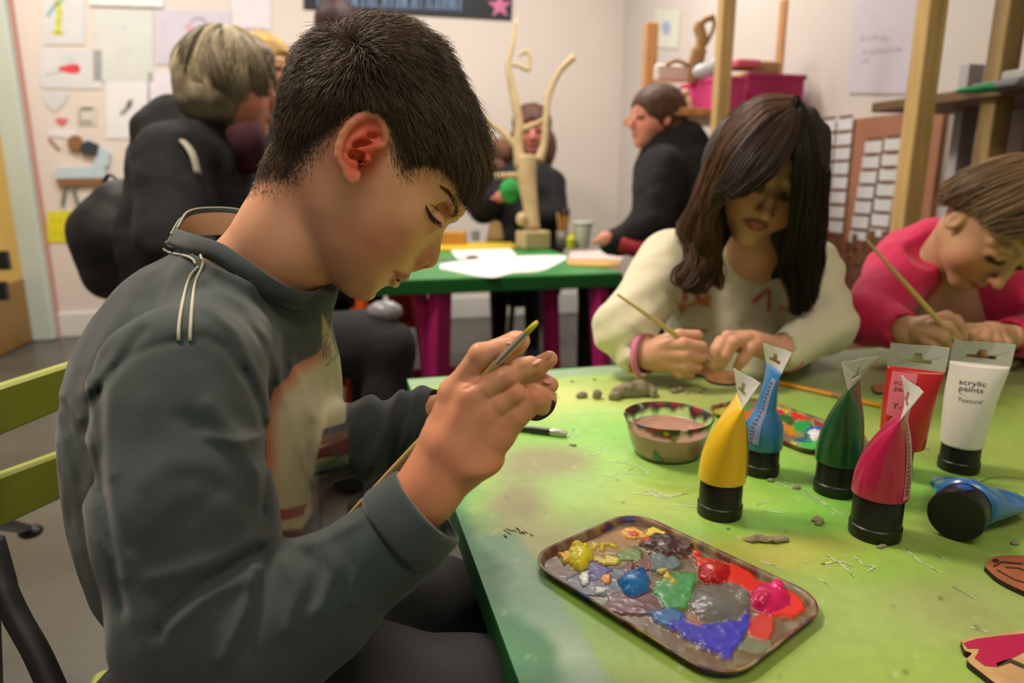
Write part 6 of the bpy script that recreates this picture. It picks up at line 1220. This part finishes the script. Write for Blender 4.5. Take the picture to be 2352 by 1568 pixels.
b=MB(); b.ell(P(1198,503,D-.05),(.026,.026,.032)); build('knob',b,wd,t,True)
br([(1196,385),(1190,330),(1192,285),(1180,220),(1168,150),(1178,100),(1186,45)],[.030,.024,.022,.020,.014,.010,.007]); br([(1176,150),(1190,150),(1214,160),(1216,128),(1206,118),(1194,128)],[.008,.010,.009,.009,.008]); br([(1238,370),(1250,330),(1254,270),(1262,215),(1285,165),(1318,130)],[.026,.018,.016,.015,.014,.016]); br([(1194,300),(1225,288),(1256,272)],[.016,.014,.012]); br([(1192,345),(1160,310),(1122,280),(1100,268)],[.018,.015,.012,.010]); br([(1196,402),(1160,403),(1126,404)],[.016,.014,.013]); br([(1254,270),(1256,240),(1252,215)],[.010,.009,.007])
t=thing('pencil_jar','jar of pencils right of the sculpture','jar',on(1292,570)); c=on(1292,570); build('jar',MB().lathe(c,[(0,0),(.03,0),(.032,.085),(.030,.085),(.028,.004),(0,.004)],20),mat('jar_clear',(210,206,190),.1,trans=.7),t,True)
for k in range(7):
    a=k*2.4; b=MB(); o_=np.array([math.cos(a),math.sin(a),0]); b.tube([c+o_*.006+EZ*.006,c+o_*(.024+.006*(k%3))+EZ*(.15+.02*(k%3))],.0045,6); solo('pencil',b,mat('pencil_c%d'%(k%3),[(224,166,40),(196,150,96),(120,84,50)][k%3],.5),['yellow-orange pencil standing in the jar','tan brush handle standing in the jar','dark brown pencil standing in the jar'][k%3],'pencil','pencils in the jar')
b=MB(); c=on(1312,572); b.lathe(c,[(0,0),(.022,0),(.023,.05),(.010,.065),(.009,.085),(0,.085)],16); solo('glue_bottle',b,mat('bottle_lime',(206,210,50),.4),'lime yellow glue bottle beside the pencil jar','bottle',smooth=True,ang=40)
b=MB(); c=on(1338,570); b.lathe(c,[(0,0),(.032,0),(.044,.115),(.052,.118),(.052,.128),(.040,.128),(0,.12)],24); solo('plastic_cup',b,mat('cup_white',(214,222,206),.4),'white plastic cup right of the pencil jar','cup',smooth=True,ang=40)
# ---------- people behind
def bgperson(label,C,fwd,up,s,skinc,hairc,torso,arms,cloth,hairops=(),vox=.006,extra=None,noseat=False,hairname='hair',face=True,seat=None,hands=()):
    r,f_,u=frame(fwd,up); cpt=np.array(torso[0][0]); per=thing('person',label,'person',np.array([torso[-1][0][0],torso[-1][0][1],0]))
    f,q,A=headf(C,fwd,up,s); f.chain([q(0,-.1,-.3),cpt],[.05,.055],k=.02)
    f.chain([a[0] for a in torso],[a[1]*.6 for a in torso],k=.03)
    for a in arms: f.chain([x[0] for x in a],[x[1]*.6 for x in a],k=.02)
    for h in hands:
        f.ell(h,(.035,.025,.03),k=.01)
        for k in range(4): f.cap(h+RT*(-.02+.013*k),h+RT*(-.05+.013*k)*1.0-EZ*.01,.010,.008,k=.004)
    pts=np.array([a[0] for a in torso]+[x[0] for a in arms for x in a]+list(hands)); lo=np.minimum(pts.min(0),C-s*.6)-.08; hi=np.maximum(pts.max(0),C+s*.6)+.08
    V,Q=surfnet(f,lo,hi,vox); raw('body',V,Q,mat('skin_%d_%d_%d'%tuple(skinc),skinc,.5,attr=True),per,skincol(q,A,C,s,skinc,(176,90,80),(214,130,104),hairc)(V),True,fastq=True)
    g=Fld(); g.chain([a[0] for a in torso],[a[1] for a in torso],k=.04)
    for a in arms: g.chain([x[0] for x in a],[x[1] for x in a],k=.025)
    if extra: extra(g,q)
    V,Q=surfnet(lambda p:g(p)-.008*fbm(p,14,3,5),lo-.06,hi+.06,vox*1.2); raw('jacket',V,Q,mat('cloth_%d_%d_%d'%tuple(cloth),cloth,.85,noise=(8,.2)),per,None,True,fastq=True)
    h=Fld(); h.ell(q(0,-.08,.15),np.array([.42,.49,.42])*s,A,0)
    for o_ in hairops: h.ell(q(*o_[0]),np.array(o_[1])*s,A,k=.04*s)
    h.ell(q(0,.46,-.25),np.array([.36,.36,.46])*s,A,k=.02*s,mode='s')
    V,Q=surfnet(lambda p:h(p)+.006*fbm(p*np.array([1,1,.5]),40,3,2),C-s*1.25,C+s*1.0,vox*.8); raw(hairname,V,Q,mat('hair_%d_%d_%d'%tuple(hairc),hairc,.6,noise=(26,.45)),per,None,True,fastq=True)
    return per,q,A
# seated grey-haired person with backpack, facing right
dG=1.90; CG=P(540,205,dG); fwdG=nrm(RT+.25*FW*np.array([1,1,0])-.05*UP)
tG=[(P(480,300,1.93),.085),(P(450,400,1.95),.165),(P(440,560,1.97),.19),(P(470,760,2.0),.19)]
per,q,A=bgperson('grey-haired person in black coat with backpack, seated in profile',CG,fwdG,EZ,.255,(206,140,112),(134,122,100),tG,[[(P(400,370,1.80),.10),(P(400,560,1.72),.085),(P(540,700,1.72),.065)],[(P(520,380,2.1),.10),(P(600,560,2.1),.08),(P(660,640,2.05),.06)]],(14,15,18),
   hairops=[((0,-.20,-.10),(.42,.42,.34)),((0,-.40,.05),(.36,.22,.30)),((0,.22,.34),(.30,.20,.16))],extra=lambda g,q:g.chain([P(350,300,1.86),P(400,275,1.9),P(470,290,1.96)],[.055,.06,.05],k=.03))
ph=rng.uniform(-math.pi,math.pi,2600); tt=np.linspace(0,1,12); p=[]
for a in ph:
    af=math.atan2(math.sin(a-math.pi/2),math.cos(a-math.pi/2)); face=max(0,1-abs(af)/.85); tm=(2.25-1.25*face)*rng.uniform(.8,1.0); wv=rng.uniform(-.12,.12); rr=rng.uniform(.97,1.06); ck=math.floor(a*3.2)
    st=[]
    for t in tt:
        th=.05+tm*t; an=a+.22*math.sin(4*t+ck*1.9)*t+wv*t; R_=rr*(1+.05*math.sin(5*t+ck*2.3)-.10*max(0,t-.8)*3)
        st.append(q(.445*math.sin(th)*math.cos(an)*R_,-.08+.515*math.sin(th)*math.sin(an)*R_,.13+.46*math.cos(th)*R_))
    p.append(st)
p=np.array(p); r_=np.clip(.5+.5*np.sin(np.floor(ph*3.2)*2.7)*.7+rng.normal(size=len(p))*.25,0,1); strands('hair_locks',p,np.full(len(p),.0018),.0009,mat('hair_grey',(150,138,114),.5,attr=True),per,lerpc(np.tile(L((92,82,66)),(len(p),1)),L((196,184,152)),r_))
b=MB(); b.tube(spline(PP([(375,322,1.80),(410,318,1.74),(440,350,1.70),(455,400,1.69)]),6),.011,8,flat=(UP,.5)); build('coat_piping',b,mat('piping_grey',(150,148,136),.6),per,True)
b=MB(); b.tube(spline(PP([(560,300,1.86),(570,330,1.86),(585,380,1.9)]),6),.05,8); build('scarf',b,mat('scarf_wine',(60,20,32),.85),per,True)
kn=P(930,800,1.92); hipG=P(560,800,2.0)
f=Fld(); f.chain([hipG,P(840,790,1.90),P(890,800,1.88)],[.11,.088,.075],k=.03); f.chain([P(890,800,1.88),P(880,1190,1.92)],[.072,.05],k=.02); f.chain([hipG+FW*.15,P(860,770,2.12)],[.10,.08],k=.03); f.chain([P(860,770,2.12),P(850,1100,2.15)],[.075,.05],k=.02)
sdfobj('trousers',lambda p:f(p)-.004*fbm(p,16,3,2),[-.95,1.6,.02],[-.10,2.35,.75],.009,mat('trousers_black',(30,30,32),.85,noise=(6,.2)),per)
b=MB(); b.box(np.array([*P(900,1100,1.9)[:2],.04]),.24,.09,.08,(RT,np.array([0,1.,0]),EZ),bev=.02); b.box(np.array([*P(860,1100,2.12)[:2],.04]),.24,.09,.08,(RT,np.array([0,1.,0]),EZ),bev=.02); build('shoes',b,blk,per)
# backpack
bp=Fld(); bp.chain([P(285,480,1.93),P(255,540,1.93),P(262,620,1.95)],[.085,.10,.085],k=.03); bp.cap(P(310,560,1.92),P(320,640,1.94),.07,.06,k=.04)
t=thing('backpack','black backpack hanging on the back of the grey-haired person','backpack',P(270,680,1.95)); sdfobj('bag',lambda p:bp(p)-.006*fbm(p,12,3,1),[-1.35,1.6,.50],[-.80,2.2,1.05],.008,mat('backpack_black',(17,18,20),.6,noise=(5,.2)),t)
b=MB(); b.tube(spline(PP([(240,470,1.93),(238,425,1.92),(252,402,1.92),(275,420,1.92),(300,448,1.92)]),6),.009,8,flat=(UP,.5)); build('handle',b,blk,t,True)
# orange chairs at the green table
org=mat('orange_plastic',(230,90,20),.4)
def ochair(label,px,py,d,bars):
    b0=P(px,py,d); t=thing('chair',label,'chair',np.array([b0[0],b0[1],0])); x,y=b0[0],b0[1]
    build('seat',MB().box(np.array([x,y,.40]),.36,.36,.025,bev=.008),org,t)
    for i in(-1,1):
        for j in(-1,1): build('leg',MB().bar(np.array([x+i*.15,y+j*.15,.39]),np.array([x+i*.17,y+j*.17,0]),.028,.028),org,t)
    for q_ in bars: build('back_post',MB().bar(P(*q_[0]),P(*q_[1]),q_[2],.03,bev=.004),org,t)
ochair('orange chair whose bars show below the boy\'s chin',800,760,2.25,[((744,640,2.25),(754,728,2.25),.022),((832,680,2.25),(826,740,2.25),.032)])
ochair('second orange chair, at the left end of the green table',915,760,2.75,[((900,676,2.7),(905,700,2.7),.03),((942,670,2.7),(940,720,2.7),.05),((915,668,2.7),(925,740,2.7),.06)])
gb=solo('plastic_bag',MB().ell(P(885,740,1.88)+EZ*.03,(.05,.04,.03),n=10),mat('bag_grey',(150,150,156),.3,noise=(20,.4)),'small crumpled grey bag on the dark lap below the boy\'s chin','bag',smooth=True)
gb=solo('marker_pen',MB().tube([P(866,724,1.86),P(888,728,1.86)],.010,8),mat('pen_red',(220,40,40),.4),'short red marker on the dark lap beside the grey bag','pen',smooth=True)
# standing persons behind
bgperson('blonde person in dark coat behind the grey-haired person',P(612,165,2.55),nrm(RT*.9-.4*FW),EZ,.25,(214,160,120),(206,164,92),[(P(625,270,2.6),.08),(P(640,330,2.6),.16),(P(660,560,2.6),.18),(P(660,760,2.6),.17)],[[(P(610,330,2.5),.09),(P(620,540,2.45),.07)]],(20,24,34),hairops=[((0,-.1,-.15),(.42,.44,.4))],vox=.009)
b=MB(); lx=P(660,760,2.6); 
p5=bpy.data.objects[-4] if False else None
bgperson('tall person with dark maroon hair standing behind the boy\'s head',P(780,75,3.3),nrm(FW+.2*RT),EZ,.25,(190,140,120),(58,28,30),[(P(785,190,3.3),.08),(P(790,260,3.3),.17),(P(800,500,3.3),.18),(P(800,720,3.3),.16)],[[(P(720,260,3.3),.08),(P(715,450,3.3),.06)]],(30,30,38),hairops=[((0,0,.3),(.3,.3,.3))],vox=.011)
def legs(px,py,d,par,m=dk):
    a=P(px,py,d); f=Fld()
    for k in(-1,1): f.chain([a+RT*.09*k,np.array([a[0]+.10*k,a[1],.05])],[.085,.05],k=.01); f.cap(np.array([a[0]+.10*k,a[1],.04]),np.array([a[0]+.10*k,a[1]-.12,.035]),.04,.03,k=.01)
    sdfobj('trousers',f,[a[0]-.25,a[1]-.22,0],[a[0]+.25,a[1]+.15,a[2]+.12],.012,m,par)
ps=[o for o in bpy.data.objects if o.name.startswith('person')]; 
def plab(s): return [o for o in ps if s in o['label']][0]
legs(660,760,2.6,plab('blonde')); legs(800,720,3.3,plab('maroon'))
bgperson('person in black with brown hair sitting behind the wooden sculpture',P(1222,300,3.85),nrm(-FW+.0*RT-.25*UP),EZ,.262,(212,130,120),(92,58,44),[(P(1215,390,3.9),.09),(P(1210,440,3.9),.19),(P(1210,560,3.9),.20),(P(1210,640,3.9),.20)],[[(P(1262,425,3.85),.095),(P(1275,500,3.75),.072),(P(1200,500,3.65),.055)],[(P(1150,430,3.85),.095),(P(1110,480,3.72),.072),(P(1140,455,3.6),.055)]],(22,22,26),hairops=[((.2,-.05,-.35),(.32,.34,.5)),((-.2,-.05,-.35),(.32,.34,.5))],vox=.009,hands=[P(1150,452,3.55)])
solo('green_cloth',MB().ell(P(1172,438,3.48),(.055,.03,.06),n=10),mat('green_felt',(60,176,84),.8,noise=(14,.2)),'bright green cloth held in front of the sculpture person','cloth',smooth=True)
solo('plush_toy',MB().ell(P(1148,350,3.9),(.10,.07,.08),n=12).ell(P(1135,385,3.85),(.07,.05,.05),n=10),mat('brown_plush',(120,82,62),.9,noise=(20,.3)),'brown furry bundle left of the wooden sculpture','plush toy',smooth=True)
bgperson('person in black hooded jacket seated in profile facing left at green table',P(1503,272,2.72),nrm(-RT*.93-.33*FW),EZ,.235,(222,150,124),(84,56,38),[(P(1535,345,2.75),.08),(P(1550,400,2.78),.165),(P(1560,540,2.8),.18),(P(1560,690,2.8),.18)],[[(P(1520,390,2.65),.095),(P(1490,520,2.58),.075),(P(1420,556,2.62),.05),(P(1400,560,2.62),.042)],[(P(1590,390,2.9),.09),(P(1580,520,2.95),.07),(P(1470,556,2.9),.05)]],(15,16,18),hairops=[((0,-.25,-.12),(.36,.36,.34))],vox=.008,extra=lambda g,q:g.chain([P(1520,330,2.7),P(1580,320,2.72),P(1610,345,2.78)],[.05,.065,.05],k=.03),hands=[P(1392,550,2.6)])
per=[o for o in bpy.data.objects if o.name.startswith('person') and 'hooded jacket' in o['label']][0]
b=MB(); b.tube(spline(PP([(1425,562,2.55),(1460,572,2.54),(1500,572,2.54)]),5),.03,10); build('sleeve_lining',b,mat('sleeve_red',(150,30,46),.8),per,True)
for lab,px,d in(('behind the sculpture',1212,3.92),('hooded jacket seated',1560,2.8)):
    par=[o for o in bpy.data.objects if o.name.startswith('person') and (lab in o['label'] or ('sitting behind' in o['label'] and px==1212))][0]; a=P(px,690,d); 
    stool('dark stool under the person sitting behind the sculpture' if px==1212 else 'dark stool under the person in the black hooded jacket',a[0],a[1],h=.42); lowbody(par,a[0],a[1],.42,nrm(np.array([-.2,-1,0]) if px==1212 else np.array([-1.,-.1,0])),dk,.09)
a=P(470,820,2.0); stool('dark stool under the grey-haired person',a[0],a[1],h=.38)
